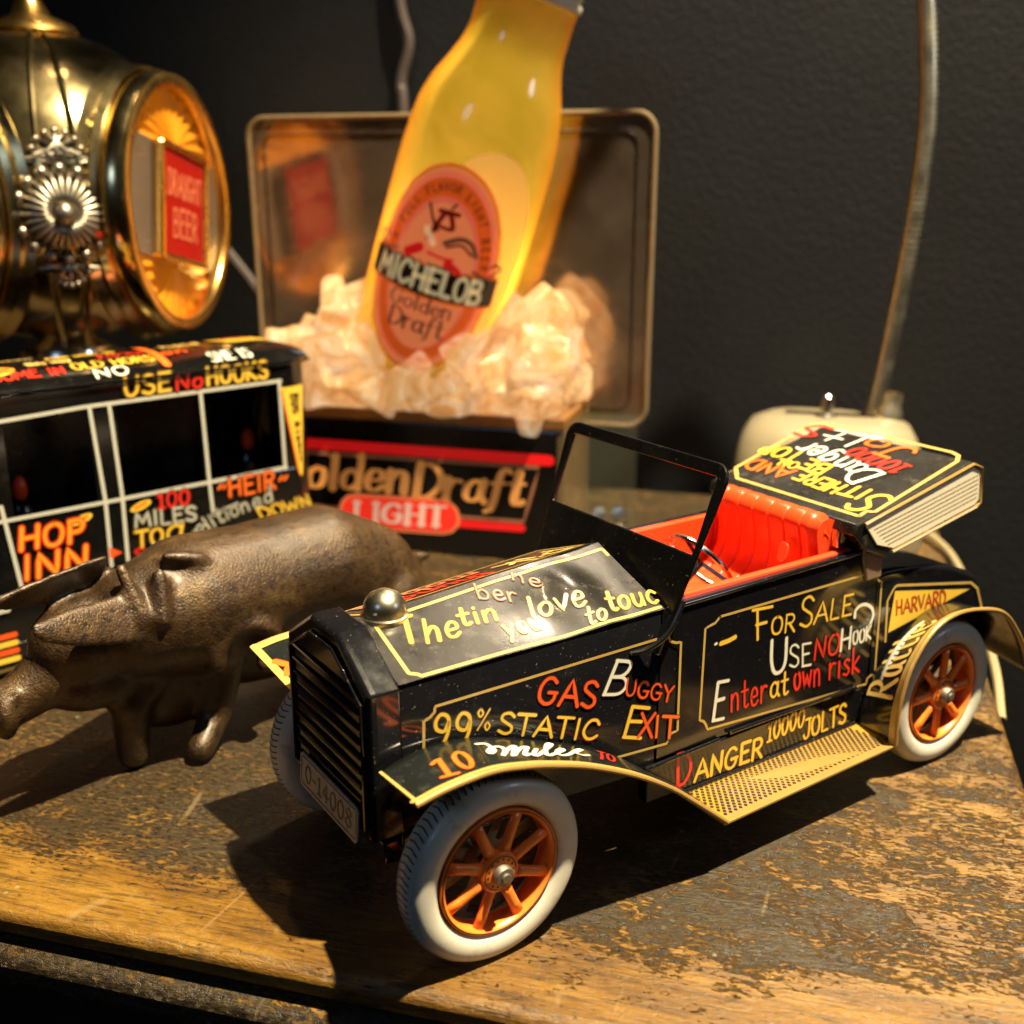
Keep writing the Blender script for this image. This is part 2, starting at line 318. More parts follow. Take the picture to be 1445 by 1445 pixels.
# ------------------------------------------------------------------ lettering layout in the coordinates of each panel (cm, or patch parameters)
DW=[
  ('hoodside','99','Y',0.13,(0.687,1.766),(1.659,1.518),(0.738,2.485),{}),
  ('hoodside','%','Y',0.06,(1.753,1.833),(2.136,1.732),(1.813,2.351),{}),
  ('hoodside','STATIC','Y',0.12,(2.302,1.615),(5.08,0.68),(2.415,2.109),{}),
  ('hoodside','GAS','R',0.13,(3.358,2.105),(4.994,1.582),(3.487,2.744),{}),
  ('hoodside','B','W',0.13,(5.212,1.868),(5.844,1.694),(5.558,2.686),{}),
  ('hoodside','UGGY','R',0.09,(5.865,1.689),(7.348,1.126),(5.913,2.115),{}),
  ('hoodside','E','Y',0.14,(5.799,0.584),(6.433,0.373),(6.026,1.36),{}),
  ('hoodside','X','R',0.12,(6.301,0.409),(6.79,0.277),(6.361,1.062),{}),
  ('hoodside','IT','O',0.12,(6.789,0.297),(7.542,0.054),(6.805,0.889),{}),
  ('door','F','Y',0.13,(3.285,2.111),(3.985,2.023),(3.153,2.987),{}),
  ('door','OR','Y',0.1,(3.892,2.148),(4.834,2.027),(3.895,2.657),{}),
  ('door','S','Y',0.12,(4.994,2.094),(5.535,2.051),(5.008,2.96),{}),
  ('door','ALE','Y',0.1,(5.591,2.059),(7.159,1.975),(5.605,2.664),{}),
  ('door','U','W',0.15,(3.953,0.97),(4.678,0.886),(3.883,1.965),{}),
  ('door','SE','W',0.1,(4.729,0.936),(5.621,0.834),(4.657,1.61),{}),
  ('door','NO','D',0.12,(5.694,0.945),(6.762,0.893),(5.705,1.586),{}),
  ('door','H','W',0.12,(6.787,0.931),(7.273,0.92),(6.76,1.591),{}),
  ('door','OOK','W',0.09,(7.324,0.996),(8.13,0.999),(7.296,1.421),{}),
  ('door','E','W',0.16,(1.869,0.174),(2.334,0.121),(1.967,1.251),{}),
  ('door','nter','D',0.11,(2.555,0.266),(3.922,0.174),(2.488,1.091),{}),
  ('door','at','Y',0.12,(4.026,0.23),(4.753,0.179),(3.983,0.941),{}),
  ('door','own','D',0.11,(4.976,0.204),(6.088,0.099),(4.885,1.045),{}),
  ('door','risk','D',0.11,(6.405,0.169),(7.76,0.08),(6.334,0.978),{}),
  ('sill','D','D',0.16,(0.705,-0.387),(1.228,-0.414),(0.675,0.536),{}),
  ('sill','ANGER','Y',0.15,(1.355,-0.435),(3.868,-0.492),(1.365,0.172),{}),
  ('sill','10000','Y',0.11,(4.022,-0.078),(5.492,-0.012),(4.024,0.465),{}),
  ('sill','JOLTS','Y',0.12,(5.514,-0.467),(7.321,-0.436),(5.474,0.15),{}),
  ('ffend','1','O',0.16,(1.062,0.222),(1.429,0.165),(1.26,0.658),{}),
  ('ffend','0','O',0.15,(1.553,0.214),(1.891,0.199),(1.737,0.645),{}),
  ('ffend','TO','D',0.09,(5.546,0.375),(6.074,0.412),(6.147,0.815),{}),
  ('hoodtop','T','A',0.16,(0.101,0.479),(0.143,0.458),(0.135,0.824),{}),
  ('hoodtop','he','A',0.13,(0.165,0.42),(0.285,0.372),(0.202,0.725),{}),
  ('hoodtop','tin','A',0.12,(0.303,0.49),(0.443,0.446),(0.328,0.723),{}),
  ('hoodtop','love','P',0.12,(0.55,0.369),(0.749,0.276),(0.585,0.618),{}),
  ('hoodtop','you','P',0.12,(0.419,0.21),(0.558,0.185),(0.442,0.457),{}),
  ('hoodtop','touc','A',0.12,(0.809,0.146),(1.0,0.087),(0.848,0.394),{}),
  ('hoodtop','to','P',0.1,(0.699,0.062),(0.781,0.063),(0.731,0.253),{}),
  ('hoodtop','ber','S',0.07,(0.427,0.768),(0.552,0.59),(0.447,0.969),{}),
  ('hoodtop','ne','S',0.06,(0.587,0.88),(0.664,0.661),(0.609,1.024),{}),
  ('trunk','S','Y',0.2,(0.174,3.112),(0.84,3.037),(0.536,4.354),{}),
  ('trunk','IT','Y',0.16,(1.111,3.039),(1.847,3.043),(1.07,3.704),{}),
  ('trunk','HERE','Y',0.15,(1.933,3.158),(3.677,2.966),(1.932,3.807),{}),
  ('trunk','AND','O',0.15,(3.97,3.085),(5.741,3.052),(3.876,3.785),{}),
  ('trunk','BE','Y',0.15,(3.24,2.249),(4.2,2.186),(3.137,2.944),{}),
  ('trunk','ON','Y',0.1,(4.197,2.643),(4.922,2.623),(4.081,3.09),{}),
  ('trunk','TOP','Y',0.15,(4.585,1.951),(6.188,1.863),(4.498,2.697),{}),
  ('trunk','D','W',0.18,(1.552,1.95),(2.295,1.667),(1.846,2.982),{}),
  ('trunk','anger','W',0.15,(2.245,1.762),(5.188,1.14),(2.28,2.775),{}),
  ('trunk','10000','D',0.14,(1.262,1.155),(3.511,0.707),(1.4,1.854),{}),
  ('trunk','Jo','O',0.18,(1.723,0.043),(3.604,-0.193),(1.918,0.994),{}),
  ('trunk','lt','W',0.14,(3.604,-0.055),(5.133,-0.099),(3.716,0.896),{}),
  ('trunk','s','D',0.16,(5.133,-0.099),(6.252,0.014),(5.142,1.461),{}),
  ('deck','HARVARD','D',0.05,(1.805,1.487),(4.2,1.316),(1.731,1.952),{}),
  ('bus','HOP','B2',0.3,(0.922,4.401),(3.193,4.317),(1.022,5.185),{}),
  ('bus','INN','B2',0.3,(0.878,3.303),(3.219,3.19),(0.985,4.15),{}),
  ('bus','100','D',0.2,(6.051,4.9),(7.336,4.872),(6.081,5.48),{}),
  ('bus','MILES','W2',0.17,(5.11,4.369),(7.565,4.166),(5.114,4.922),{}),
  ('bus','TO','Y',0.2,(5.057,3.597),(6.141,3.524),(5.093,4.205),{}),
  ('bus','a','Y',0.2,(6.236,3.617),(7.012,3.59),(6.323,4.508),{}),
  ('bus','SALE','D',0.15,(4.927,3.148),(7.022,3.066),(4.968,3.533),{}),
  ('bus','HEIR','O',0.22,(8.977,4.813),(11.065,4.804),(8.975,5.511),{}),
  ('bus','USE','Y',0.25,(5.206,9.322),(6.99,9.336),(5.251,9.987),{}),
  ('bus','No','D',0.2,(7.181,9.286),(8.293,9.312),(7.209,9.868),{}),
  ('bus','HOOKS','Y',0.25,(8.442,9.348),(11.044,9.348),(8.441,9.998),{}),
  ('bus','n','W2',0.13,(7.424,3.267),(7.739,3.46),(7.216,3.893),{}),
  ('bus','d','W2',0.13,(7.803,3.505),(8.148,3.665),(7.494,4.036),{}),
  ('bus','i','W2',0.13,(8.213,3.71),(8.372,3.793),(7.958,4.23),{}),
  ('bus','t','W2',0.13,(8.434,3.81),(8.747,3.892),(8.243,4.404),{}),
  ('bus','i','W2',0.13,(8.809,3.908),(8.968,3.964),(8.64,4.441),{}),
  ('bus','o','W2',0.13,(9.029,3.951),(9.41,4.051),(8.83,4.52),{}),
  ('bus','n','W2',0.13,(9.474,4.068),(9.889,4.133),(9.302,4.633),{}),
  ('bus','e','W2',0.13,(9.985,4.143),(10.406,4.21),(9.873,4.73),{}),
  ('bus','d','W2',0.13,(10.503,4.22),(10.93,4.288),(10.421,4.834),{}),
  ('bus','DOWN','Y',0.16,(10.327,3.594),(12.738,3.75),(10.108,4.089),{}),
  ('sign','Golden','K',0.42,(1.33,2.803),(8.168,2.925),(1.586,4.331),{'nib':1}),
  ('sign','Draft','K',0.42,(8.408,2.737),(13.701,2.739),(8.695,4.289),{'nib':1}),
  ('sign','LIGHT','L',0.3,(5.389,1.312),(9.949,1.412),(5.467,2.234),{'nib':2}),
]
DL=[
  ('hoodside','G',0.07,[(0.458,1.653),(0.477,2.38),(0.633,2.443),(0.739,2.537),(0.759,2.67),(7.138,2.995),(7.213,2.827),(7.393,2.75),(7.549,2.735),(7.576,0.268),(7.395,0.255),(7.31,0.157),(7.251,-0.009),(5.605,0.027)],{}),
  ('door','W',0.1,[(7.328,1.85),(7.331,2.045),(7.498,2.159),(7.777,2.141),(8.049,1.97),(8.147,1.728),(8.058,1.483),(7.969,1.238)],{'smooth':1}),
  ('door','W',0.07,[(1.859,2.359),(1.908,2.367)],{}),
  ('door','Y',0.13,[(2.061,2.329),(2.337,2.342),(2.562,2.387)],{}),
  ('door','G',0.07,[(1.977,3.096),(1.814,2.958),(1.669,2.934),(1.477,2.882),(1.457,0.315),(1.613,0.228),(1.698,0.1),(1.758,-0.042),(8.152,-0.457),(8.161,-0.299),(8.309,-0.224),(8.502,-0.229),(8.376,2.708),(8.208,2.786),(8.124,2.933),(8.068,3.095),(1.977,3.096)],{}),
  ('ffend','W',0.1,[(2.597,0.755),(2.821,0.743),(2.837,0.611),(2.769,0.496),(2.578,0.428),(2.592,0.5),(2.854,0.608),(3.109,0.609),(3.066,0.482),(2.781,0.321),(3.252,0.532),(3.619,0.638),(3.05,0.283),(3.702,0.556),(3.977,0.611),(3.494,0.297),(3.734,0.344)],{'smooth':1}),
  ('ffend','W',0.1,[(4.158,0.544),(3.81,0.29),(4.06,0.343),(4.627,0.683),(4.84,0.863),(4.639,0.775),(4.229,0.33),(4.409,0.345),(4.868,0.562),(4.927,0.659),(4.634,0.479),(4.601,0.333),(4.839,0.382),(5.304,0.648),(5.564,0.73),(5.175,0.531),(5.259,0.438),(5.461,0.488)],{'smooth':1}),
  ('hoodtop','G',0.09,[(0.151,0.859),(0.053,0.809),(0.051,0.103),(0.074,0.065),(0.085,0.012),(0.086,-0.04),(0.326,-0.026)],{'sub':6}),
  ('hoodtop','G',0.09,[(0.326,-0.026),(0.644,-0.004),(0.996,0.032)],{'sub':6}),
  ('hoodtop','G',0.09,[(0.187,0.892),(0.53,0.915),(1.011,0.905),(1.027,0.811)],{'sub':6}),
  ('trunk','G',0.13,[(0.363,4.564),(5.117,4.508),(5.755,3.931),(6.192,-0.094),(5.906,-0.401),(0.944,-0.356),(0.633,-0.226),(0.42,0.144),(0.192,4.121),(0.408,4.212),(0.363,4.564)],{'sub':1}),
  ('deck','G',0.08,[(1.438,0.737),(1.332,2.04),(1.461,2.233),(1.594,2.403),(1.716,2.443),(5.401,1.762),(5.787,1.491),(6.229,0.624)],{}),
  ('deck','FILL',0,[(1.646,2.281),(5.37,1.556),(1.528,0.987)],{}),
  ('bus','O',0.1,[(8.718,5.355),(8.584,5.207)],{}),
  ('bus','O',0.1,[(8.93,5.345),(8.796,5.196)],{}),
  ('bus','O',0.1,[(11.422,5.219),(11.28,5.064)],{}),
  ('bus','O',0.1,[(11.652,5.208),(11.509,5.053)],{}),
  ('bus','W2',0.1,[(7.043,3.294),(7.376,3.714),(7.881,4.042),(8.568,4.309),(9.351,4.477)],{'smooth':1}),
  ('bus','PEN',0,[(11.405,8.651),(12.613,8.704),(12.061,4.862)],{}),
  ('bus','W2',0.17,[(0.458,8.988),(3.748,9.127),(11.6,9.142)],{}),
  ('bus','W2',0.17,[(-0.002,5.556),(4.429,5.551),(11.611,5.575)],{}),
  ('bus','W2',0.17,[(3.924,9.129),(4.122,5.637),(4.08,3.095)],{}),
  ('bus','W2',0.17,[(4.639,9.137),(4.759,5.65),(4.71,3.17)],{}),
  ('bus','W2',0.17,[(8.162,9.138),(8.22,5.504),(8.268,4.341)],{}),
  ('bus','W2',0.17,[(11.537,9.149),(11.574,5.521)],{}),
  ('bus','W2',0.17,[(2.586,3.07),(3.67,2.999)],{}),
  ('bus','W2',0.17,[(0.551,6.077),(0.848,3.071)],{}),
  ('bus','OV',0,[(2.766,5.027),(3.595,5.123),(3.153,5.08)],{}),
  ('bus','OV',0,[(5.003,5.165),(5.824,5.141),(5.41,5.139)],{}),
  ('bus','ARR',0,[(4.053,3.824),(4.53,3.521),(4.058,3.379)],{}),
  ('sign','RB',0.5,[(-1.839,4.955),(14.901,4.872)],{}),
  ('sign','RB',0.38,[(-2.15,1.497),(13.637,1.62)],{}),
  ('sign','KB',0.16,[(-1.88,4.495),(14.449,4.516),(13.737,1.933),(-2.117,1.864)],{}),
  ('sign','PILL',1.45,[(5.519,1.782),(9.853,1.853)],{}),
  ('sign','PILLB',1.75,[(5.519,1.782),(9.853,1.853)],{}),
]
# ------------------------------------------------------------------ table frame
TA = R_(-49); TO = Vector((-3.49, 1.71, 0)); Av = Vector((math.cos(TA), math.sin(TA), 0)); Bv = Vector((-math.sin(TA), math.cos(TA), 0))
def TF(a, b, z=0): return TO+Av*a+Bv*b+Vector((0, 0, z))
def wood_mat(name, top=True):
    m, nt, b = new_mat(name); v = objvec(nt)
    vs = objvec(nt, (22, 75, 75)); vf = objvec(nt, (60, 700, 300)); vp = objvec(nt, (60, 105, 80)); vm = objvec(nt, (420, 900, 700))
    streak = noise(nt, 1, 7, .7, vs, .6); fine = noise(nt, 1, 5, .75, vf); patch = noise(nt, 1, 9, .72, vp, 1.1); mid = noise(nt, 1, 6, .7, vm, .4)
    sx = N(nt, 'ShaderNodeSeparateXYZ'); nt.links.new(v, sx.inputs[0])
    def mth(op, a, b2=None, c=None):
        n = N(nt, 'ShaderNodeMath', operation=op)
        for i, q in enumerate((a, b2, c)):
            if q is None: continue
            if isinstance(q, (int, float)): n.inputs[i].default_value = q
            else: nt.links.new(q, n.inputs[i])
        return n.outputs[0]
    # varnish loss: worn through along the front and right-hand edges and in scattered patches
    e1 = mth('MULTIPLY', mth('SUBTRACT', .034, sx.outputs[1]), 7.5); e1 = mth('MINIMUM', mth('MAXIMUM', e1, 0), .13)
    e2 = mth('MULTIPLY', mth('SUBTRACT', sx.outputs[0], .09), 1.6); e2 = mth('MINIMUM', mth('MAXIMUM', e2, 0), .055)
    f = mth('ADD', mth('ADD', mth('MULTIPLY', patch, .42), mth('MULTIPLY', mid, .44)), mth('MULTIPLY', streak, .14))
    if top: f = mth('ADD', mth('ADD', f, e1), e2)
    wear = ramp(nt, f, [(.515, 0.), (.54, .4), (.57, .85), (.66, 1.)])
    dark = ramp(nt, mid, [(.32, (.005, .003, .0012)), (.5, (.030, .0195, .0075)), (.70, (.105, .070, .026))])
    bare = ramp(nt, streak, [(.3, (.075, .030, .004)), (.5, (.18, .085, .009)), (.7, (.29, .155, .022))])
    c = mix(nt, wear, dark, bare)
    c = mix(nt, ramp(nt, fine, [(.38, .75), (.52, 0.)]), c, (.03, .018, .008))
    vr = N(nt, 'ShaderNodeTexVoronoi'); vr.inputs['Scale'].default_value = 260; nt.links.new(v, vr.inputs['Vector'])
    spots = ramp(nt, vr.outputs['Distance'], [(.10, .65), (.2, 0.)])
    gate = ramp(nt, noise(nt, 70, 3, .6, v), [(.56, 0.), (.64, 1.)])
    c = mix(nt, mth('MULTIPLY', spots, gate), c, (.26, .22, .13))
    # knife scratches
    for k, (rz, s2) in enumerate(((.5, 95), (-.75, 70), (1.25, 60))):
        wv = N(nt, 'ShaderNodeTexWave', wave_type='BANDS', bands_direction='X'); wv.inputs['Scale'].default_value = s2*.16; wv.inputs['Distortion'].default_value = 5; wv.inputs['Detail'].default_value = 2; wv.inputs['Detail Scale'].default_value = .6
        nt.links.new(objvec(nt, (1, .25, 1), (0, 0, rz)), wv.inputs['Vector'])
        sc1 = ramp(nt, wv.outputs['Fac'], [(.9955, 0.), (.999, 1.)]); g1 = ramp(nt, noise(nt, 26+6*k, 3, .6, v), [(.56, 0.), (.62, 1.)])
        c = mix(nt, mth('MULTIPLY', mth('MULTIPLY', sc1, g1), .3), c, (.32, .22, .1))
    nt.links.new(c, b.inputs['Base Color'])
    rg = ramp(nt, mid, [(.3, .22), (.7, .5)]); nt.links.new(rg, b.inputs['Roughness'])
    h = mth('ADD', mth('MULTIPLY', wear, -.6), mth('ADD', mth('MULTIPLY', fine, .8), mth('MULTIPLY', mid, .9)))
    bump(nt, h, b, .9, .0007); return m
M['wood'] = wood_mat('worn_varnished_wood')
M['moulding'] = wood_mat('dark_moulding_wood', False)
def dark_wood():
    m, nt, b = new_mat('dark_apron_wood'); v = objvec(nt, (20, 200, 260)); n = noise(nt, 1, 6, .7, v)
    nt.links.new(ramp(nt, n, [(.3, (.010, .005, .003)), (.6, (.035, .014, .007)), (.75, (.12, .06, .025))]), b.inputs['Base Color'])
    setp(b, rough=.45); bump(nt, n, b, .4, .0005); return m
M['apron'] = dark_wood()
def wall_mat():
    m, nt, b = new_mat('charcoal_wall_paint'); v = objvec(nt)
    n = noise(nt, 330, 4, .6, v); n2 = noise(nt, 9, 4, .6, v)
    nt.links.new(ramp(nt, n2, [(.3, (.0085, .009, .0105)), (.7, (.013, .0132, .015))]), b.inputs['Base Color'])
    setp(b, rough=.5, spec=.4); bump(nt, n, b, .55, .0009); return m
M['wall'] = wall_mat()
# wall
mb = MB(); mb.box((-160, 42.2, -90), (160, 44.2, 120), 'wall')
o = mb.build('wall'); o.location = TO*S; o.rotation_euler = (0, 0, TA); o['kind'] = 'structure'
# table
table = thing('wooden_table', TO, 'old dark varnished wooden table with worn yellow edges, under all the objects', 'table', (0, 0, TA))
mb = MB(); mb.box((-62, 0, -.75), (16.2, 41.2, 0), 'wood'); mb.build('tabletop', table, True, bevel=.28, segs=4)
mb = MB(); mb.box((-61.9, -.32, -2.1), (16.4, 41, -.88), 'moulding'); mb.build('moulding', table, True, bevel=.45, segs=5)
mb = MB(); mb.box((-61.8, .25, -.9), (15.9, 41, -.72), 'apron'); mb.build('groove_strip', table)
mb = MB(); mb.box((-60, 1.5, -14), (14.8, 40, -2.15), 'apron'); mb.build('apron', table)
# ------------------------------------------------------------------ the tin car
CS = (8, 4.05, 0)
car = thing('toy_car', CS, 'black tin toy jalopy with hand-lettered slogans, red seat and cream tyres', 'toy car')
YC = 4.05
def mir(y): return 2*YC-y
def sym(poly): return [(x, mir(y), z) for x, y, z in poly]
# body tub
def rr(x, y0, z0, z1): return [(x, y0, z0), (x, y0, z1), (x, mir(y0), z1), (x, mir(y0), z0)]
mb = MB()
# cowl / doors: two skins, floor, rear bulkhead
for s in (0, 1):
    yo, yi = (1.4, 1.62) if s == 0 else (mir(1.4), mir(1.62))
    lo, hi = min(yo, yi), max(yo, yi)
    pr = [(5.62, 2.62), (5.62, 6.72), (12.75, 6.82), (12.95, 7.05), (13.05, 7.62), (13.75, 7.55), (13.8, 6.3), (13.85, 2.3), (7.6, 2.62)]
    mb.prism([(x, lo, z) for x, z in pr], (0, hi-lo, 0), 'black')
mb.prism([(5.62, 1.62, 2.62), (5.62, 1.62, 6.72), (5.85, 1.62, 6.72), (5.85, 1.62, 2.62)], (0, mir(1.62)-1.62, 0), 'black')
mb.box((12.9, 1.62, 2.5), (13.6, mir(1.62), 7.3), 'black')
body = mb.build('body', car, True, CS, bevel=.1, segs=3)
# hood: lacquered side skins and gabled top with a dented right-hand leaf
def dent(i, v):
    g = lambda a, b, r, s, k: k*math.exp(-(((i-a)/r)**2+((v-b)/s)**2))
    return .10*math.sin(i*9+v*3)*math.exp(-((i-.72)/.22)**2)*(1-abs(v-.5)) - g(.62, .55, .10, .35, .13) + g(.76, .62, .07, .3, .10) - g(.86, .25, .06, .3, .06)
HT = patch_surf([(-1.4, 1.88, 6.4), (5.66, 1.38, 6.74)], [(-1.4, 4.05, 7.15), (5.66, 4.05, 7.72)], 1, dent)
mb = MB(); mb.grid(lambda u, v: HT(u, v)[0], 90, 30, 'hoodblack')
hood = mb.build('hood_top', car, True, CS, angle=180, fix=False)
HF = patch_surf([(-1.4, mir(1.88), 6.4), (5.66, mir(1.38), 6.74)], [(-1.4, 4.05, 7.15), (5.66, 4.05, 7.72)], -1)
mb = MB(); mb.grid(lambda u, v: HF(u, v)[0], 30, 8, 'hoodblack')
hoodf = mb.build('hood_top', car, True, CS, angle=180, fix=False)
hs = []
for s in (0, 1):
    mb = MB(); f = (lambda y: y) if s == 0 else mir
    ring0 = [(-1.4, f(1.93), 2.3), (-1.4, f(1.9), 6.25), (-1.4, f(2.0), 6.42), (-1.4, f(2.2), 6.3), (-1.4, f(2.2), 2.3)]
    ring1 = [(5.6, f(1.43), 2.3), (5.6, f(1.4), 6.58), (5.6, f(1.5), 6.76), (5.6, f(1.7), 6.6), (5.6, f(1.7), 2.3)]
    mb.loft([[Vector(a).lerp(Vector(b), k/8) for a, b in zip(ring0, ring1)] for k in range(9)], 'black')
    hs.append(mb.build('hood_side', car, True, CS, bevel=.05))
hside = hs[0]
# chassis pan and axles
mb = MB(); mb.box((-1.8, 2.1, 2.1), (13.7, 6.0, 2.5), 'black'); mb.box((-1.6, 2.4, 1.7), (18.5, 2.7, 2.2), 'black'); mb.box((-1.6, 5.4, 1.7), (18.5, 5.7, 2.2), 'black')
mb.build('chassis', car, False, CS, bevel=.05)
for x in (0, 15.63):
    mb = MB(); mb.tube([(x, .3, 2.25), (x, mir(.3), 2.25)], .16, 'steel', 12); mb.build('axle', car, True, CS)
# radiator
rad = None
mb = MB()
def radp(x, g=0): return [(x, 1.86+g, 2.75), (x, 1.86+g, 6.32-g*.6), (x, 3.35+g*.3, 7.25-g), (x, 4.75-g*.3, 7.25-g), (x, mir(1.86+g), 6.32-g*.6), (x, mir(1.86+g), 2.75)]
mb.loft([radp(-2.16, .12), radp(-2.1, .02), radp(-1.95), radp(-1.38)], 'black')
rad = mb.build('radiator', car, False, CS, bevel=.05, segs=3)
mb = MB()
q = [(-2.2, 2.12, 3.0), (-2.2, 2.12, 6.05), (-2.2, 3.45, 6.85), (-2.2, 4.65, 6.85), (-2.2, mir(2.12), 6.05), (-2.2, mir(2.12), 3.0)]
mb.tube(q, .055, 'black', 8, closed=True); mb.build('radiator_rim', rad, True, CS)
mb = MB(); mb.tube([(-2.17, 2.3, 0), (-2.2, 4.05, 0), (-2.17, mir(2.3), 0)], .06, 'black', 8); slat0 = None
for k in range(9):
    z = 3.25+.36*k
    if slat0 is None: slat0 = mb.build('slat', rad, True); 
    o = slat0 if k == 0 else slat0.copy()
    if k: C.objects.link(o); o.parent = rad
    o.location = ((0-CS[0])*S, (0-CS[1])*S, z*S)
# number plate
mb = MB(); PS = plane_surf((-2.36, 5.45, 2.55), (0, -1, 0), (.08, 0, 1))
pl = [PS(*p)[0] for p in [(.05,0),(3.05,0),(3.15,.1),(3.15,.8),(3.05,.9),(.05,.9),(-.05,.8),(-.05,.1)]]
mb.prism(pl, (.05, 0, 0), 'greytin'); plate = mb.build('number_plate', car, False, CS, bevel=.015)
ink = Ink(PS, .006)
ink.word('0-14008', 'N', .06, (.28, .24), (2.85, .24), (.28, .68), halo=0, jit=0)
ink.stroke(lin([(.12,.1),(.05,.16),(.05,.76),(.12,.82),(3.0,.82),(3.07,.76),(3.07,.16),(3.0,.1),(.12,.1)],2), .03, 'N', 0)
ink.build('lettering', plate, CS)
# radiator cap
mb = MB(); mb.lathe([(.0, .62), (.18, .6), (.36, .5), (.47, .34), (.5, .2), (.5, .05), (.56, .03), (.56, -.12)], 'capmetal', (-.62, 4.0, 7.13), (0, -.05, 1), 40)
mb.build('radiator_cap', car, True, CS, angle=50)
# windshield: near-black frame leaning back, open window, solid lower part
WP = plane_surf((5.72, .85, 6.45), (0, 1, 0), (1.42, 0, 3.78))
wl = math.hypot(1.42, 3.78)
def rrect(u0, v0, u1, v1, r, n=5):
    o = []
    for cx, cy, a0 in ((u1-r, v1-r, 0), (u0+r, v1-r, 90), (u0+r, v0+r, 180), (u1-r, v0+r, 270)):
        for k in range(n+1): a = R_(a0+90*k/n); o.append((cx+r*math.cos(a), cy+r*math.sin(a)))
    return o
mb = MB(); W6 = 6.4
outer = rrect(0, -1.3, W6, wl, .42); inner = rrect(.32, 1.72, W6-.32, wl-.34, .05)
# lower edge narrows to the hood
outer = [(u, v) if v > 0 else ((.42 if u < 3 else W6-.42), -.9) for u, v in outer]
n_ = len(outer); th_ = .13
vs = []
for d in (-th_/2, th_/2):
    for ring in (outer, inner):
        for u, v in ring:
            p, nn = WP(u, v); vs.append(p+nn*d)
fs = []
for i in range(n_):
    j = (i+1) % n_
    fs += [(i, j, n_+j, n_+i), (2*n_+i, 3*n_+i, 3*n_+j, 2*n_+j), (i, 2*n_+i, 2*n_+j, j), (n_+i, n_+j, 3*n_+j, 3*n_+i)]
mb.add(vs, fs, 'wsblack'); mb.build('windshield_frame', car, False, CS, bevel=.035, segs=2)
mb = MB(); mb.tube(crom([(6.1, 1.2, 6.9), (5.6, 1.15, 6.2), (5.1, 1.3, 5.85), (4.7, 1.5, 5.75)], 5), .07, 'wsblack', 8); mb.build('windshield_bracket', car, True, CS)
# red interior
mb = MB()
mb.box((5.9, 1.68, 3.4), (12.6, mir(1.68), 3.5), 'red')
for f in (lambda y: y, mir):
    a, b2 = f(1.63), f(1.86); lo, hi = min(a, b2), max(a, b2)
    mb.box((6.3, lo, 3.5), (12.85, hi, 6.86), 'red')
interior = mb.build('interior', car, False, CS, bevel=.06)
prof = crom([(9.2, 3.5), (9.25, 5.1), (9.5, 5.42), (10.4, 5.4), (11.2, 5.5), (11.7, 5.95), (11.8, 6.6), (11.68, 7.2), (11.62, 7.6), (11.9, 7.88), (12.4, 7.75), (12.75, 7.2), (12.8, 6.5)], 5)
def seatpt(u, v):
    k = u*(len(prof)-1); i = min(int(k), len(prof)-2); p = prof[i].lerp(prof[i+1], k-i)
    y = 1.95+v*(mir(1.95)-1.95); pl_ = v*7; g = abs(pl_-round(pl_))        # pleats
    d = -.07*math.exp(-(g/.035)**2)+.02*math.cos((pl_-math.floor(pl_)-.5)*2*math.pi*.5)
    tx = prof[min(i+1, len(prof)-1)]-prof[max(i-1, 0)]; nx = Vector((-tx.y, tx.x)).normalized()
    e = min(v, 1-v); rnd = .45*(1-min(1, e/.09))**2
    return (p.x+nx.x*(d-rnd), y, p.y+nx.y*(d-rnd))
mb = MB(); mb.grid(seatpt, 60, 180, 'red')
mb.prism([(p.x+.1, 1.97, p.y-.12) for p in prof], (0, .02, 0), 'red'); mb.prism([(p.x+.1, mir(1.97), p.y-.12) for p in prof], (0, -.02, 0), 'red')
mb.build('seat', car, True, CS, angle=50, label='bright red pleated bench seat')
mb = MB(); q = rrect(0, 0, .34, .62, .16)
pp = [(11.42+.25*v, 2.75+u, 6.35+v*.95) for u, v in q]; mb.prism(pp, (-.08, 0, .02), 'red'); mb.build('seat_tab', car, True, CS, bevel=.03)
mb = MB(); mb.prism([(12.3, 1.7, 6.9), (12.3, 1.7, 7.5), (12.75, 1.7, 7.7), (12.95, 1.7, 7.1)], (0, .35, 0), 'chrome'); mb.build('hinge', car, False, CS, bevel=.08)
# steering wheel
mb = MB(); ctr = Vector((8.7, 3.35, 6.75)); ax = Vector((1, 0, .75)).normalized(); u = Vector((0, 1, 0)); v = ax.cross(u)
mb.tube([ctr+(u*math.cos(a)+v*math.sin(a))*1.02 for a in [2*math.pi*k/40 for k in range(40)]], .085, 'chrome', 8, closed=True)
sw = mb.build('steering_wheel', car, True, CS)
mb = MB()
for k in range(3):
    a = R_(90+120*k); mb.tube([ctr, ctr+(u*math.cos(a)+v*math.sin(a))*1.0], .06, 'wsblack', 6)
mb.tube([ctr, ctr-ax*2.6], .1, 'wsblack', 8); mb.build('steering_column', sw, True, CS)
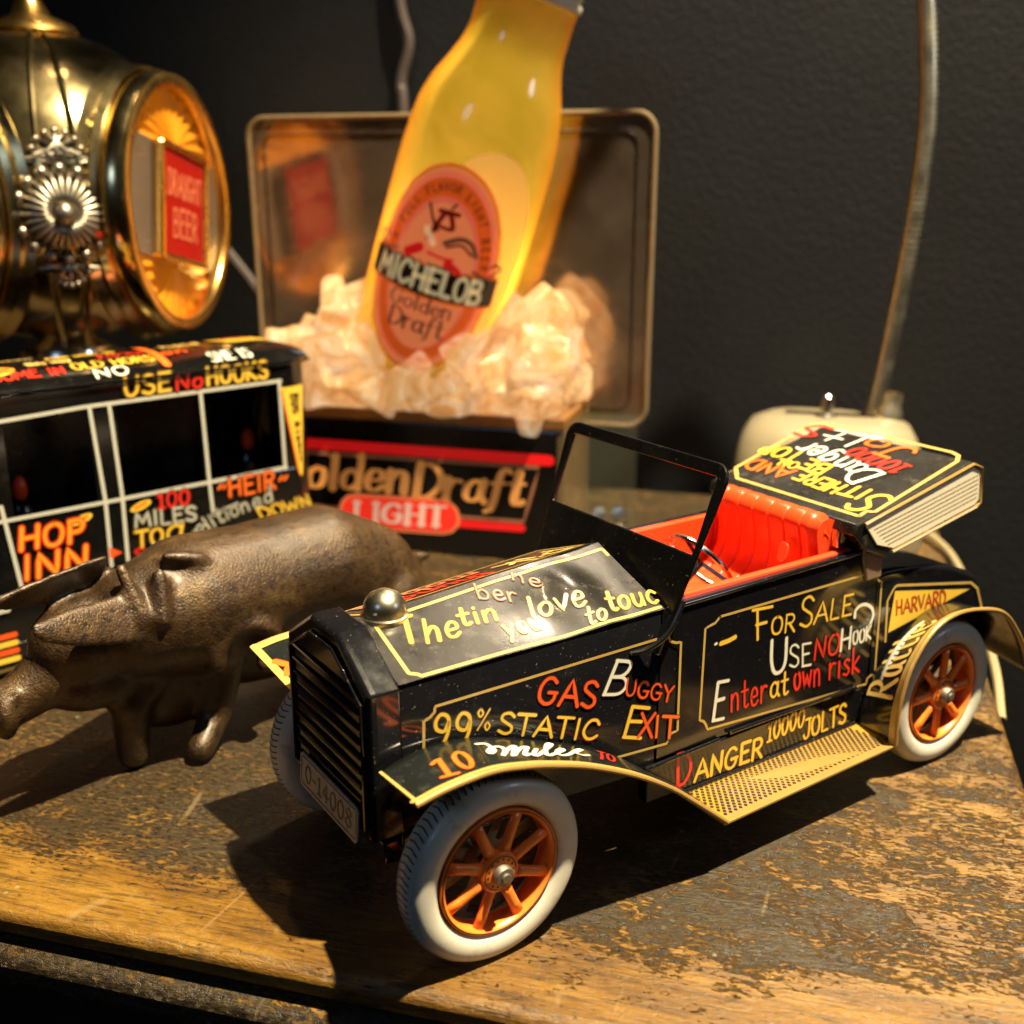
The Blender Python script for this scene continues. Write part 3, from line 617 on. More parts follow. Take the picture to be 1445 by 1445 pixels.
# folded top: flat printed lid with pleated cream ends
TP = [(12.4, 7.74), (17.35, 8.83), (17.75, 8.72), (17.95, 7.45), (14.0, 6.72), (13.75, 6.55), (12.9, 6.9), (12.3, 7.45)]
mb = MB(); mb.prism([(x, 1.2, z) for x, z in TP], (0, mir(1.2)-1.2, 0), 'hoodblack'); top = mb.build('folded_top', car, False, CS, bevel=.06, segs=3)
for f in (lambda y: y, mir):
    mb = MB(); y = f(1.2); d = -.03 if y < YC else .03
    fan = [(12.65, 7.62), (17.3, 8.68), (17.62, 8.55), (17.8, 7.55), (14.0, 6.8)]
    fan = [(13.3, 7.02), (12.75, 7.66)]+[(17.45, 8.66), (17.75, 8.5), (17.88, 7.6), (17.7, 7.47), (14.05, 6.78)]
    mb.prism([(x, y, z) for x, z in fan], (0, d, 0), 'white')
    fp = mb.build('fan_panel', top, False, CS, bevel=.01)
    mb = MB()
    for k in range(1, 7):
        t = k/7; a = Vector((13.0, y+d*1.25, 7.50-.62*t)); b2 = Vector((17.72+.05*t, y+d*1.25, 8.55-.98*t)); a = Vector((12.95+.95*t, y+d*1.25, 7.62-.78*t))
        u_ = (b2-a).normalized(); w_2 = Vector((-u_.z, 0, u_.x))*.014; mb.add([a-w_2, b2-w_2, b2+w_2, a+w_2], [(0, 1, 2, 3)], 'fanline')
    mb.build('pleat', fp, True, CS)
    mb = MB(); mb.tube([(12.7, y+d, 7.72), (17.4, y+d, 8.76), (17.82, y+d, 8.6), (17.97, y+d, 7.5), (17.75, y+d, 7.38), (14.0, y+d, 6.68)], .05, 'goldedge', 6); mb.build('edging', fp, True, CS)
# door post rising to the folded top
mb = MB(); mb.prism([(13.0, 1.32, 6.6), (12.98, 1.32, 7.5), (13.15, 1.32, 7.75), (13.75, 1.32, 7.6), (13.85, 1.32, 5.9), (13.2, 1.32, 5.9)], (0, .3, 0), 'browntin'); mb.build('top_bracket', car, False, CS, bevel=.05)
# rear deck
mb = MB(); dp = crom([(13.6, 5.95), (14.4, 6.0), (16.5, 5.75), (17.8, 5.35), (18.7, 4.9), (19.1, 4.2), (19.3, 3.0), (19.3, 2.2)], 4)
rg = [[(p.x, 1.4, p.y) for p in dp]+[(13.6, 1.4, 2.2)], [(p.x, mir(1.4), p.y) for p in dp]+[(13.6, mir(1.4), 2.2)]]
mb.loft(rg, 'black'); deck = mb.build('rear_deck', car, True, CS, bevel=.16, segs=4)
# fenders and running boards
FO = [(-2.3,-.45,5.0),(-1.56,-.45,5.13),(-.54,-.45,5.17),(.29,-.45,5.02),(.95,-.45,4.84),(2,-.45,4.47),(3.31,-.45,3.83),(4.42,-.45,3.13),(5.25,-.45,2.46),(6.38,-.45,1.51)]
FI = [(-2.04,1.72,4.54),(-1.4,1.72,4.72),(-.42,1.72,4.79),(.5,1.66,4.65),(1.4,1.6,4.38),(2.4,1.52,4.02),(3.31,1.5,3.65),(4.3,1.45,3.08),(5.3,1.4,2.35),(6.6,1.4,1.42)]
RO = [(12.84,-.45,1.66),(12.80,-.45,2.4),(12.9,-.45,3.2),(13.25,-.45,4.09),(14.02,-.45,4.86),(15.08,-.45,5.12),(16.39,-.45,4.94),(17.32,-.45,4.61),(18.0,-.45,4.01),(18.67,-.45,3.17),(19.2,-.45,2.2)]
RI = [(13.5,1.4,1.3),(13.55,1.4,1.85),(13.78,1.4,2.33),(14.1,1.4,2.85),(14.7,1.4,3.5),(15.5,1.4,4.0),(16.4,1.4,4.3),(17.4,1.4,4.3),(18.2,1.4,4.0),(18.9,1.4,3.3),(19.4,1.4,2.4)]
def smooth_patch(A, B, sign):
    a = crom(A, 6); b2 = crom(B, 6); P = patch_surf(a, b2, sign)
    return lambda i, v: P(min(max(i, 0), len(A)-1)*6, v)
surfs = {}
for nm, A_, B_, sg in (('ffend', FO, FI, 1), ('rfend', RO, RI, 1)):
    for s in (0, 1):
        a, b2 = (A_, B_) if s == 0 else (sym(A_), sym(B_)); P = smooth_patch(a, b2, sg if s == 0 else -sg)
        if s == 0: surfs[nm] = P
        else: surfs[nm+'2'] = P
        mb = MB(); mb.grid(lambda u, v: P(u*(len(a)-1), v)[0], 60, 8, 'fendblack')
        o = mb.build('fender', car, True, CS, solid=.07, angle=60, fix=False)
        if s == 0: surfs[nm+'_o'] = o
        else: surfs[nm+'2_o'] = o
        mb = MB(); mb.tube([P(k/4, 0)[0] for k in range(4*(len(a)-1)+1)], .065, 'goldedge', 8); mb.build('rolled_edge', o, True, CS)
for s in (0, 1):
    f = (lambda y: y) if s == 0 else mir
    mb = MB(); q = [(6.3, f(-.45), 1.5), (12.9, f(-.45), 1.66), (13.6, f(1.4), 1.36), (6.5, f(1.4), 1.32)]
    mb.prism(q, (0, 0, -.08), 'goldedge'); rb = mb.build('running_board', car, False, CS, bevel=.02)
    if s == 0:
        BS = lambda u, v: (Vector((6.5+u*6.5, -.45+v*1.85, (1.5+.155*u)*(1-v)+(1.33+.03*u)*v)), Vector((0, 0, 1)))
        ink = Ink(BS, .006); ink.fill([(-.01, .02), (.99, .02), (1.06, .96), (.0, .96)], 'gold')
        mt = MB(); nx = 36; ny = 7
        for i in range(nx):
            for j in range(ny*2-1):
                cu = .02+(i+(.5 if j % 2 else 0))/nx*.985; cv = .17+j*.78/(ny*2-2)
                dv = [BS(cu+dx*.0082, cv+dy*.036) for dx, dy in ((-1, 0), (0, -1), (1, 0), (0, 1))]
                mt.add([p+n*.02 for p, n in dv], [(0, 1, 2, 3)], 'tN')
        ink.build('tread_plate', rb, CS); o = mt.build('tread_pattern', rb, False, CS, fix=False, stuff=True)
# sill under the doors
for s in (0, 1):
    f = (lambda y: y) if s == 0 else mir
    mb = MB(); a = f(1.36); b2 = f(1.7); lo, hi = min(a, b2), max(a, b2)
    mb.prism([(5.3, lo, 1.45), (5.3, lo, 2.5), (13.6, lo, 2.55), (13.6, lo, 1.4)], (0, hi-lo, 0), 'black')
    o = mb.build('sill', car, False, CS, bevel=.04)
    if s == 0: sill = o
    mb = MB(); y = f(1.33)
    mb.tube([(5.2, y, 2.5), (7.75, y, 2.58)], .055, 'black', 8); mb.tube([(8.1, y, 2.66), (13.2, y, 2.62)], .055, 'black', 8); mb.tube([(6.6, y-.0, 1.40), (13.3, y, 1.42)], .06, 'black', 8)
    mb.build('bead', o, True, CS)
    mb = MB(); mb.tube([(5.75, f(1.42), 6.7), (12.85, f(1.42), 6.8)], .075, 'black', 10); mb.build('belt_rail', body, True, CS)
# lettering
surfs['hoodside'] = plane_surf((-1.3, 1.905, 3), (6.9, -.5, 0), (0, 0, 1))
surfs['door'] = plane_surf((5.6, 1.4, 3), (1, 0, 0), (0, 0, 1)); surfs['sill'] = plane_surf((5.6, 1.36, 2), (1, 0, 0), (0, 0, 1))
surfs['hoodtop'] = HT; surfs['deck'] = plane_surf((13, 1.4, 3), (1, 0, 0), (0, 0, 1))
tn = math.atan2(1.09, 4.95); surfs['trunk'] = plane_surf((17.3, 1.15, 8.82), (0, 1, 0), (-4.9, 0, -1.075), False)
parents = {'hoodside': hside, 'door': body, 'sill': sill, 'hoodtop': hood, 'deck': deck, 'trunk': top, 'ffend': surfs['ffend_o'], 'rfend': surfs['rfend_o']}
inks = {}
def get_ink(s):
    if s not in inks: inks[s] = Ink(surfs[s], {'ffend': .045, 'rfend': .045, 'hoodtop': .006, 'trunk': .006}.get(s, .005))
    return inks[s]
for s, col, th, pts, kw in DL:
    if s not in parents: continue
    ik = get_ink(s)
    if col == 'FILL': ik.fill(pts, 'tY'); continue
    q = crom(pts, 5) if kw.get('smooth') else lin(pts, 8 if s == 'hoodtop' else 3)
    if s == 'hoodtop': q = [Vector((min(max(p.x, .01), .99), min(max(p.y, .03), .97), 0)) for p in q]
    ik.stroke(q, th, col, .02)
for s, t, col, th, b0, b1, tp, kw in DW:
    if s in parents: get_ink(s).word(t, col, th*(.66 if s != 'trunk' else .72), b0, b1, tp, halo=.022)
# the word along the rear fender and its printed border
ik = get_ink('rfend')
for ch, i0, i1, sc1 in (('R', 1.75, 2.5, 1), ('a', 2.62, 3.05, 1.2), ('t', 3.1, 3.45, 1), ('t', 3.5, 3.82, 1), ('l', 3.9, 4.08, 1), ('e', 4.15, 4.65, 1.2)):
    ik.word(ch, 'P', .13, (i0, .2), (i1, .2), (i0, .2+.66*sc1), halo=.02, jit=0)
ik.stroke([Vector((k/8, .07, 0)) for k in range(0, 72)], .26, 'G', 0)
ik = get_ink('ffend'); ik.stroke([Vector((k/8, .055, 0)) for k in range(0, 70)], .13, 'G', 0)
ik.stroke(lin([(.07, .03), (.07, .97)], 8), .07, 'G', 0)
surfs['ffend2i'] = surfs['ffend2']
ik2 = Ink(surfs['ffend2'], .06); ik2.stroke([Vector((k/8, .07, 0)) for k in range(1, 40)], .2, 'G', 0); ik2.stroke(lin([(.12, .03), (.12, .97)], 8), .2, 'G', 0)
ik2.word('Y', 'O', .2, (.9, .75), (.9, .45), (.3, .72)); ik2.build('lettering', surfs['ffend2_o'], CS)
# far hood leaf print, read from the other side
ik3 = Ink(surfs.setdefault('hf', HF), .012)
ik3.word('Pik', 'P', .14, (.93, .35), (.68, .35), (.95, .8)); ik3.word('thunder', 'D', .13, (.6, .55), (.1, .5), (.6, .85)); ik3.word('mobile', 'S', .13, (.62, .2), (.12, .15), (.62, .5))
ik3.stroke(lin([(.05, .12), (.96, .12), (.96, .9), (.05, .9), (.05, .12)], 10), .09, 'G', .02); ik3.build('lettering', hoodf, CS)
for s, ik in inks.items(): ik.build('lettering', parents[s], CS)
# wheels
def wheel_parts():
    out = {}
    mb = MB(); pr = []
    r0, r1, w = 1.47, 2.25, .47
    for k in range(25):
        a = 2*math.pi*k/24; cr = (r0+r1)/2; hr = (r1-r0)/2
        ca, sa = math.cos(a), math.sin(a)
        pr.append((cr+hr*math.copysign(abs(sa)**.8, sa), w*math.copysign(abs(ca)**.85, ca)))
    mb.lathe(pr[:-1], 'tyre', (0, 0, 0), (0, 1, 0), 96, closed=True); out['tyre'] = (mb, True, 180)
    mb = MB()
    for k in range(84):
        a = 2*math.pi*k/84
        def pt(da, y): 
            rr_ = 2.262-.12*(abs(y)/.36)**3; return (rr_*math.cos(a+da), y, rr_*math.sin(a+da))
        for sgn in (-1, 1):
            q = [(0, 0), (.018, .17*sgn), (.045, .34*sgn)]
            for (d0, y0), (d1, y1) in zip(q, q[1:]): mb.add([pt(d0, y0), pt(d1, y1), pt(d1+.016, y1), pt(d0+.016, y0)], [(0, 1, 2, 3)], 'tread')
    out['tread'] = (mb, False, 40)
    mb = MB()
    mb.lathe([(1.50, -.30), (1.505, -.40), (1.44, -.42), (1.38, -.36), (1.36, -.2), (1.38, .1), (1.5, .1)], 'orange', (0, 0, 0), (0, 1, 0), 72)
    mb.lathe([(1.475, -.418), (1.455, -.425), (1.45, -.424)], 'tN', (0, 0, 0), (0, 1, 0), 72)
    out['rim'] = (mb, True, 50)
    mb = MB(); mb.lathe([(.0, -.44), (.42, -.42), (.48, -.38), (.5, -.3), (.5, -.2)], 'orange', (0, 0, 0), (0, 1, 0), 36)
    mb.lathe([(.415, -.428), (.39, -.43)], 'tN', (0, 0, 0), (0, 1, 0), 36)
    for k in range(14):
        a = 2*math.pi*k/14; mb.ell((.33*math.cos(a), -.426, .33*math.sin(a)), (.03, .012, .03), 'tN', 8, 4)
    out['hub'] = (mb, True, 40)
    mb = MB(); mb.lathe([(0, -.68), (.1, -.68), (.12, -.66), (.12, -.63), (.21, -.62), (.24, -.58), (.24, -.43)], 'steel', (0, 0, 0), (0, 1, 0), 28); out['axle_cap'] = (mb, True, 40)
    mb = MB(); r_ = []
    for x, hw, d in ((.42, .17, .1), (.7, .135, .11), (1.1, .13, .11), (1.4, .15, .1)):
        r_.append([(x, -.24+d*math.sin(a)*.9-.04, hw*math.cos(a)) for a in [2*math.pi*k/10 for k in range(10)]])
    mb.loft(r_, 'orange'); out['spoke'] = (mb, True, 180)
    mb = MB()
    for k in range(8):
        a = 2*math.pi*(k+.42)/8; c2, s2 = math.cos(a), math.sin(a)
        mb.prism([(c2*.3-s2*.12, .3, s2*.3+c2*.12), (c2*1.4-s2*.12, .3, s2*1.4+c2*.12), (c2*1.4+s2*.12, .3, s2*1.4-c2*.12), (c2*.3+s2*.12, .3, s2*.3-c2*.12)], (0, .05, 0), 'olive')
    mb.lathe([(.5, .28), (0.01, .28)], 'olive', (0, 0, 0), (0, 1, 0), 24); mb.lathe([(1.33, .29), (1.5, .29)], 'olive', (0, 0, 0), (0, 1, 0), 48)
    out['back_plate'] = (mb, False, 40)
    return out
wp = wheel_parts(); wheel = bpy.data.objects.new('wheel', None); C.objects.link(wheel); wheel.parent = car; wheel.empty_display_size = .01
for nm, (mb, sm, an) in wp.items():
    if nm == 'spoke':
        sp = mb.build('spoke', wheel, sm, angle=an)
        for k in range(8):
            o = sp if k == 0 else sp.copy()
            if k: C.objects.link(o); o.parent = wheel
            o.rotation_euler = (0, R_(22+45*k), 0)
    else: mb.build(nm, wheel, sm, angle=an)
def wheel_at(wo, x, y, rot, flip):
    wo.location = ((x-CS[0])*S, (y-CS[1])*S, (2.25-CS[2])*S); wo.rotation_euler = (0, R_(rot), math.pi if flip else 0)
wheel_at(wheel, 0, .47, 0, False)
for x, y, rot, fl in ((15.63, .47, 25, False), (0, mir(.47), 10, True), (15.63, mir(.47), 40, True)):
    w2 = wheel.copy(); C.objects.link(w2); w2.parent = car
    for ch in list(wheel.children):
        c2 = ch.copy(); C.objects.link(c2); c2.parent = w2
    wheel_at(w2, x, y, rot, fl)
# ------------------------------------------------------------------ cast-iron pig
def iron():
    m, nt, b = new_mat('rusty_cast_iron'); v = objvec(nt)
    n1 = noise(nt, 420, 5, .7, v); n2 = noise(nt, 70, 5, .65, v); n3 = noise(nt, 1500, 2, .5, v)
    c = ramp(nt, n2, [(.3, (.022, .010, .003)), (.55, (.062, .032, .010)), (.75, (.15, .09, .032))])
    c = mix(nt, ramp(nt, n1, [(.36, .8), (.48, 0.)]), c, (.012, .007, .004)); nt.links.new(c, b.inputs['Base Color'])
    setp(b, metal=.4, coat=.35, coatr=.35); nt.links.new(ramp(nt, n1, [(.3, .36), (.7, .52)]), b.inputs['Roughness'])
    a = N(nt, 'ShaderNodeMath', operation='ADD'); nt.links.new(n1, a.inputs[0]); nt.links.new(n3, a.inputs[1])
    bump(nt, a.outputs[0], b, .6, .0006); return m
M['iron'] = iron()
PG = (-.5, 13.6, 0)
pig = thing('iron_pig', PG, 'rusty brown cast-iron pig figurine with pointed ears standing behind the toy car', 'figurine')
mb = MB()
def caps(p, q, r0, r1, sc_=(1, 1)):
    p, q = Vector(p), Vector(q); n = 7
    for k in range(n+1):
        t = k/n; mb.ell(p.lerp(q, t), (r0+(r1-r0)*t,)*3, 'iron', 18, 12)
caps((5.1, 15.3, 2.9), (4.1, 15.0, 3.8), 1.5, 1.85)
caps((4.1, 15.0, 3.8), (2.3, 14.6, 4.65), 1.85, 1.95)
caps((2.3, 14.6, 4.65), (.2, 14.3, 4.6), 1.95, 1.95)
caps((.2, 14.3, 4.55), (-2.2, 13.8, 4.5), 1.95, 2.15)
caps((-2.2, 13.8, 4.5), (-3.9, 13.3, 4.5), 2.1, 1.65)
mb.ell((.5, 15.0, 2.9), (4.6, 1.3, 2.0), 'iron', 24, 14)            # belly close to the table
mb.ell((-3.0, 14.0, 2.9), (2.2, 1.2, 2.3), 'iron', 24, 14)          # chest
mb.ell((-5.3, 13.3, 4.3), (1.7, 1.25, 1.35), 'iron', 24, 14)        # head
caps((-5.9, 13.4, 3.7), (-7.4, 13.2, 3.0), .95, .7)              # muzzle
mb.ell((-7.85, 13.0, 2.85), (.4, .9, .82), 'iron', 20, 12)        # snout disc
for k in range(5): caps((-7.5-.08*k, 12.4+.26*k, 3.5), (-7.95-.08*k, 12.3+.26*k, 2.5), .1, .13)
mb.ell((-5.4, 13.2, 3.0), (1.4, .9, .8), 'iron', 20, 12)           # jowl
caps((-3.7, 13.4, 3.0), (-4.5, 13.1, 2.1), .8, .62); caps((-4.5, 13.0, 2.1), (-4.5, 13.2, .45), .6, .5)
caps((-1.6, 13.4, 3.0), (-2.0, 13.1, 1.1), .85, .55); caps((-2.0, 13.1, 1.0), (-2.75, 12.35, .42), .5, .42)
for k in range(13):                                                # curled fold of the shoulder
    a = R_(-50+20*k); mb.ell((-1.2+.95*math.cos(a), 12.15+.1*math.cos(a), 3.35+.8*math.sin(a)), (.32, .4, .32), 'iron', 12, 8)
caps((4.6, 14.2, 3.2), (4.4, 14.0, .5), 1.3, .6); caps((5.2, 16.2, 3.0), (5.2, 16.4, .5), 1.1, .6)
mb.ell((4.5, 14.3, 3.0), (1.4, 1.1, 1.7), 'iron', 20, 12)           # ham
def ear(base, tip, wdir, w, th, pw=.6):
    base, tip, wd = Vector(base), Vector(tip), Vector(wdir).normalized(); n = 18
    for k in range(n+1):
        t = k/n; c = base.lerp(tip, t); ww = w*max(0, 1-t)**pw*(.9+.3*t)+.05
        for j in range(-6, 7): mb.ell(c+wd*ww*j/6+Vector((0, 0, -.18*(j/6)**2)), (th+.05, th, th), 'iron', 8, 6)
ear((-4.5, 11.95, 5.35), (-7.05, 10.95, 5.85), (.15, -.45, -.9), .66, .11)
ear((-4.6, 13.7, 6.25), (-7.75, 12.7, 6.15), (.05, .5, -.8), .62, .10)
ear((-3.1, 12.75, 6.45), (-2.2, 12.5, 6.35), (0, .4, -.6), .3, .16)
caps((-4.45, 12.45, 6.45), (-4.15, 11.85, 5.2), .2, .24); caps((-4.15, 11.85, 5.2), (-4.5, 11.9, 4.3), .24, .2)   # curled ear root
caps((-3.5, 12.2, 6.15), (-3.65, 11.75, 5.0), .24, .26)             # neck fold
caps((6.2, 15.3, 3.9), (6.75, 15.2, 3.9), .26, .16)                 # tail stub
pb = mb.build('body', pig, True, PG, fix=False, angle=180)
md = pb.modifiers.new('remesh', 'REMESH'); md.mode = 'VOXEL'; md.voxel_size = .0011; md.use_smooth_shade = True
md = pb.modifiers.new('smooth', 'SMOOTH'); md.factor = .6; md.iterations = 9

# ------------------------------------------------------------------ tin bus
BO = Vector((-6.5, 22.2, 0)); BA = R_(8)
bus = thing('toy_bus', BO, 'black tin toy bus with ivory window lines and slogans, behind the iron pig', 'toy bus', (0, 0, BA))
L0, L1, BW, ZB, ZW0, ZW1, ZT = -7.5, 12.2, 5.2, .8, 5.5, 9.15, 9.85    # local x runs along the bus, y away from the camera
M['busblack'] = paint('bus_lacquer', (.004, .004, .004), .1, .15, (.08, .06, .04), .5, .05)
mb = MB(); mb.box((L0, 0, 1.0), (L1, .12, ZW0-.02), 'busblack'); mb.box((L0, 0, ZW1), (L1, .12, ZT), 'busblack')
mb.box((L0, BW-.12, 1.0), (L1, BW, ZW0), 'busblack'); mb.box((L0, BW-.12, ZW1), (L1, BW, ZT), 'busblack'); mb.box((L0, .1, 1.0), (L1, BW-.1, 1.3), 'busblack')
side = mb.build('side_panel', bus, False, bevel=.03)
piers = [(L0, -2.9), (.55, .95), (3.88, 4.85), (8.05, 8.35), (11.45, L1)]
pier0 = None
for a, b2 in piers:
    mb = MB(); mb.box((a, .002, ZW0), (b2, .118, ZW1), 'busblack'); mb.build('window_post', side, False)
    mb = MB(); mb.box((a, BW-.118, ZW0), (b2, BW-.002, ZW1), 'busblack'); mb.build('window_post', side, False)
mb = MB(); mb.box((L0, 3.6, 1.3), (L1, 3.7, ZT-.1), 'wsblack'); mb.build('dark_interior_sheet', bus)  # black sheet added to make the inside look dark through the windows
mb = MB()   # rounded front end
rs = [[(L1, 0, z), (L1+.5, .2, z), (L1+.9, .7, z), (L1+1.1, 1.6, z), (L1+1.1, BW-1.6, z), (L1+.9, BW-.7, z), (L1+.5, BW-.2, z), (L1, BW, z)] for z in (1.0, 2, 4, 6, 8, ZT)]
mb.loft(rs, 'busblack', closed=False, caps=False); endp = mb.build('front_panel', bus, True, angle=60)
def roofp(u, v):
    x = L0-.2+u*(L1+1.3-L0); t = v*2-1; k = max(0, (x-(L1-.6)))/2.3; y = BW/2+t*(BW/2+.1)*(1-.35*k*k)
    return (x, y, ZT+.05+.55*(1-abs(t)**2.6)*(1-k**2.2*.8)-.15*abs(t)**6)
def roofs(x, y):   # x along, y across (cm) -> point, normal
    f = lambda a, b2: Vector(roofp((a-L0+.2)/(L1+1.3-L0), b2/BW)); p = f(x, y)
    return p, (f(x+.05, y)-f(x-.05, y)).cross(f(x, y+.05)-f(x, y-.05)).normalized()
mb = MB(); mb.grid(roofp, 80, 30, 'busblack'); roof = mb.build('roof', bus, True, angle=180, fix=False)
mb = MB(); mb.tube([(L0, -.06, ZT+.05), (L1-.3, -.06, ZT+.05), (L1+.5, .25, ZT+.03), (L1+.95, 1.1, ZT)], .05, 'busblack', 8); mb.build('gutter', roof, True)
ink = Ink(roofs, .02)
random.seed(3)
scr = 'nuomweaoershtndu'
RW = iter(['OLD HORSE', 'COME IN', 'NO', 'SHE IS', 'this way', 'fares', 'ride with us', 'take it', 'slow', 'please', 'stop', 'go', 'hold', 'on'])
def scrib(x, y, l, h, col, th=.085):
    ink.word(next(RW), col, th, (x, y), (x+l*.8, y+.05), (x+.05, y+h), halo=.02)
for a in [(3.9, 1.0, 4.3, .62, 'Y'), (1.0, .75, 3.2, .6, 'D'), (4.4, .35, 1.6, .5, 'W'), (9.0, .5, 2.2, .7, 'W'), (2.6, 1.9, 2.0, .55, 'P'), (5.2, 2.0, 2.2, .5, 'D'), (3.6, 2.7, 3.2, .6, 'Y'), (5.2, 3.6, 2.6, .6, 'Y'), (5.0, 4.2, 1.9, .5, 'D'), (1.2, 3.2, 2.6, .7, 'P'), (-.9, 2.2, 2.0, .6, 'D'), (-.7, .4, 1.6, .6, 'Y'), (8.0, 2.6, 2.0, .6, 'P'), (7.4, 1.4, 1.4, .5, 'R')]: scrib(*a)
ink.stroke(lin([(7.2, .6), (7.3, 4.0), (12.6, 4.0)], 12), .28, 'O', .03)
el = [Vector((.6+1.35*math.cos(a), 1.55+.55*math.sin(a), 0)) for a in [2*math.pi*k/28 for k in range(29)]]
ink.stroke(el, .2, 'Y', 0); ink.stroke([Vector((.6+1.15*t, 1.55, 0)) for t in [-1+.1*k for k in range(21)]], .62, 'O', 0)
ink.stroke(lin([(10.2, 3.8), (12.0, 3.7), (12.4, 2.5), (10.9, 2.5), (10.2, 3.8)], 8), .3, 'Y', 0); ink.stroke(lin([(10.8, 3.4), (11.9, 3.3)], 8), .3, 'O', 0); ink.stroke(lin([(11.0, 2.95), (12.1, 2.9)], 8), .3, 'Y', 0)
ink.build('lettering', roof)
BSF = plane_surf((0, 0, 0), (1, 0, 0), (0, 0, 1)); ink = Ink(BSF, .012)
for s, col, th, pts, kw in DL:
    if s != 'bus': continue
    if col == 'PEN':
        p0, p1, p2 = [Vector(p) for p in pts]; cen = (p0+p1+p2)/3; ink.h += .03
        continue
    if col == 'OV':
        a, b2, c2 = [Vector(p) for p in pts]; m_ = (a+b2)/2; rx = (b2-a).length/2
        ink.fill([tuple(m_+Vector((rx*math.cos(t), rx*.38*math.sin(t)+.1*math.cos(t)))) for t in [2*math.pi*k/24 for k in range(24)]], 'tY'); ink.stroke(lin([tuple(m_-Vector((rx*.55, .05))), tuple(m_+Vector((rx*.5, .08)))], 3), .12, 'O', 0); continue
    if col == 'ARR': ink.fill(pts, 'tR'); continue
    ink.stroke(crom(pts, 5) if kw.get('smooth') else lin(pts, 3), th*(.8 if col == 'W2' else 1), col, .0)
for s, t, col, th, b0, b1, tp, kw in DW:
    if s == 'bus': ink.word(t, col, th*.42, b0, b1, tp, halo=.06)
ink.build('lettering', side)
# pennant printed round the front corner
def cors(x, z):
    if x < L1: return Vector((x, 0, z)), Vector((0, -1, 0))
    d = x-L1; t = min(d/2.2, 1); a = R_(18+50*t); return Vector((L1+d*.93*math.cos(R_(18+20*t)), d*math.sin(R_(18+22*t)), z)), Vector((math.sin(a), -math.cos(a), 0))
ink = Ink(cors, .05); zt = 8.85; mbp = ink.mb
poly = []
for k in range(13):
    t = k/12; z = zt-3.75*t; xa = 11.55+.62*t; xb = 12.75-.35*t
    if k == 12: xa, xb = 12.28, 12.36
    poly.append((xa, xb, z))
vs = []; 
for xa, xb, z in poly:
    for j in range(5): p, n = cors(xa+(xb-xa)*j/4, z); vs.append(p+n*.06)
ink.mb.add(vs, [(k*5+j, k*5+j+1, (k+1)*5+j+1, (k+1)*5+j) for k in range(12) for j in range(4)], 'tY'); ink.h = .075
ink.stroke([Vector((11.6+.6*t/12, zt-.1-3.5*t/12, 0)) for t in range(13)], .07, 'O', 0)
for k, chh in enumerate('BUG RIDERS'): ink.word(chh, 'N', .06, (12.35-.0*k, 8.45-.27*k), (12.35, 8.24-.27*k), (12.35-.0, 8.45-.27*k), halo=0) if False else ink.word(chh, 'N', .07, (12.0+.03*k, 8.55-.29*k), (12.0+.03*k, 8.34-.29*k), (12.4-.012*k, 8.55-.29*k), halo=0)
ink.build('pennant', endp)
# lower skirt with orange print, wheels, seats glimpsed inside
mb = MB(); mb.box((L0, -.5, .2), (3.2, .02, .3), 'busblack'); mb.box((L0, -.03, .3), (3.2, .01, 1.0), 'busblack'); rbn = mb.build('running_board', bus)
ink = Ink(plane_surf((0, -.04, .0), (1, 0, 0), (0, 0, 1)), .012)
for k in range(4): ink.stroke(lin([(-2.5, .5+.3*k), (.4, .5+.3*k)], 14), .2, 'R' if k % 2 else 'Y', 0)
ink.stroke(lin([(-2.5, 2.35), (.3, 2.35)], 3), .16, 'W2', 0); ink.build('lettering', side)
bw0 = None
for x, y in ((-4, .3), (9.2, .3), (-4, BW-.3), (9.2, BW-.3)):
    mb = MB()
    if bw0 is None:
        mb.lathe([(.4, -.3), (.8, -.33), (1.05, -.2), (1.05, .2), (.8, .33), (.4, .3)], 'tyre', (0, 0, 0), (0, 1, 0), 40); mb.lathe([(0, -.2), (.5, -.22)], 'orange', (0, 0, 0), (0, 1, 0), 30)
        bw0 = mb.build('wheel', bus, True); o = bw0
    else: o = bw0.copy(); C.objects.link(o); o.parent = bus
    o.location = (x*S, y*S, 1.05*S)
for x, y, z, cm in ((5.2, 2.2, 6.3, 'orange'), (11.0, 1.9, 6.5, 'red'), (2.0, 2.6, 5.9, 'red')):
    mb = MB(); mb.ell((x, y, z), (.28, .3, .5), cm, 12, 8); mb.ell((x, y, z-1.3), (.5, .5, 1.0), 'wsblack', 12, 8); mb.build('passenger_figure', bus, True)

# ------------------------------------------------------------------ illuminated bottle sign
SO = TF(-8.5, 30, 0)
sign = thing('bottle_sign', SO, 'illuminated sign with tilted amber bottle in ice, above a black front lettered in orange', 'illuminated sign', (0, 0, TA))
def sg(v): a, b2, z = v; return Vector((a+8.5, b2-30, z))
def SB(mb, lo, hi, mat): mb.box(tuple(sg(lo)), tuple(sg(hi)), mat)
M['signblack'] = paint('sign_black_front', (.004, .0035, .004), .25, .05, (.03, .02, .02), .2, .03, False)
def smoke():
    m, nt, b = new_mat('smoked_mirror_acrylic'); v = objvec(nt); n = noise(nt, 24, 6, .65, v, .6); n2 = noise(nt, 160, 4, .7, v)
    nt.links.new(ramp(nt, n, [(.3, (.34, .24, .17)), (.7, (.56, .43, .32))]), b.inputs['Base Color'])
    setp(b, metal=.88); nt.links.new(ramp(nt, n, [(.35, .09), (.7, .22)]), b.inputs['Roughness']); bump(nt, n, b, .08, .0015); return m
M['smoke'] = smoke()
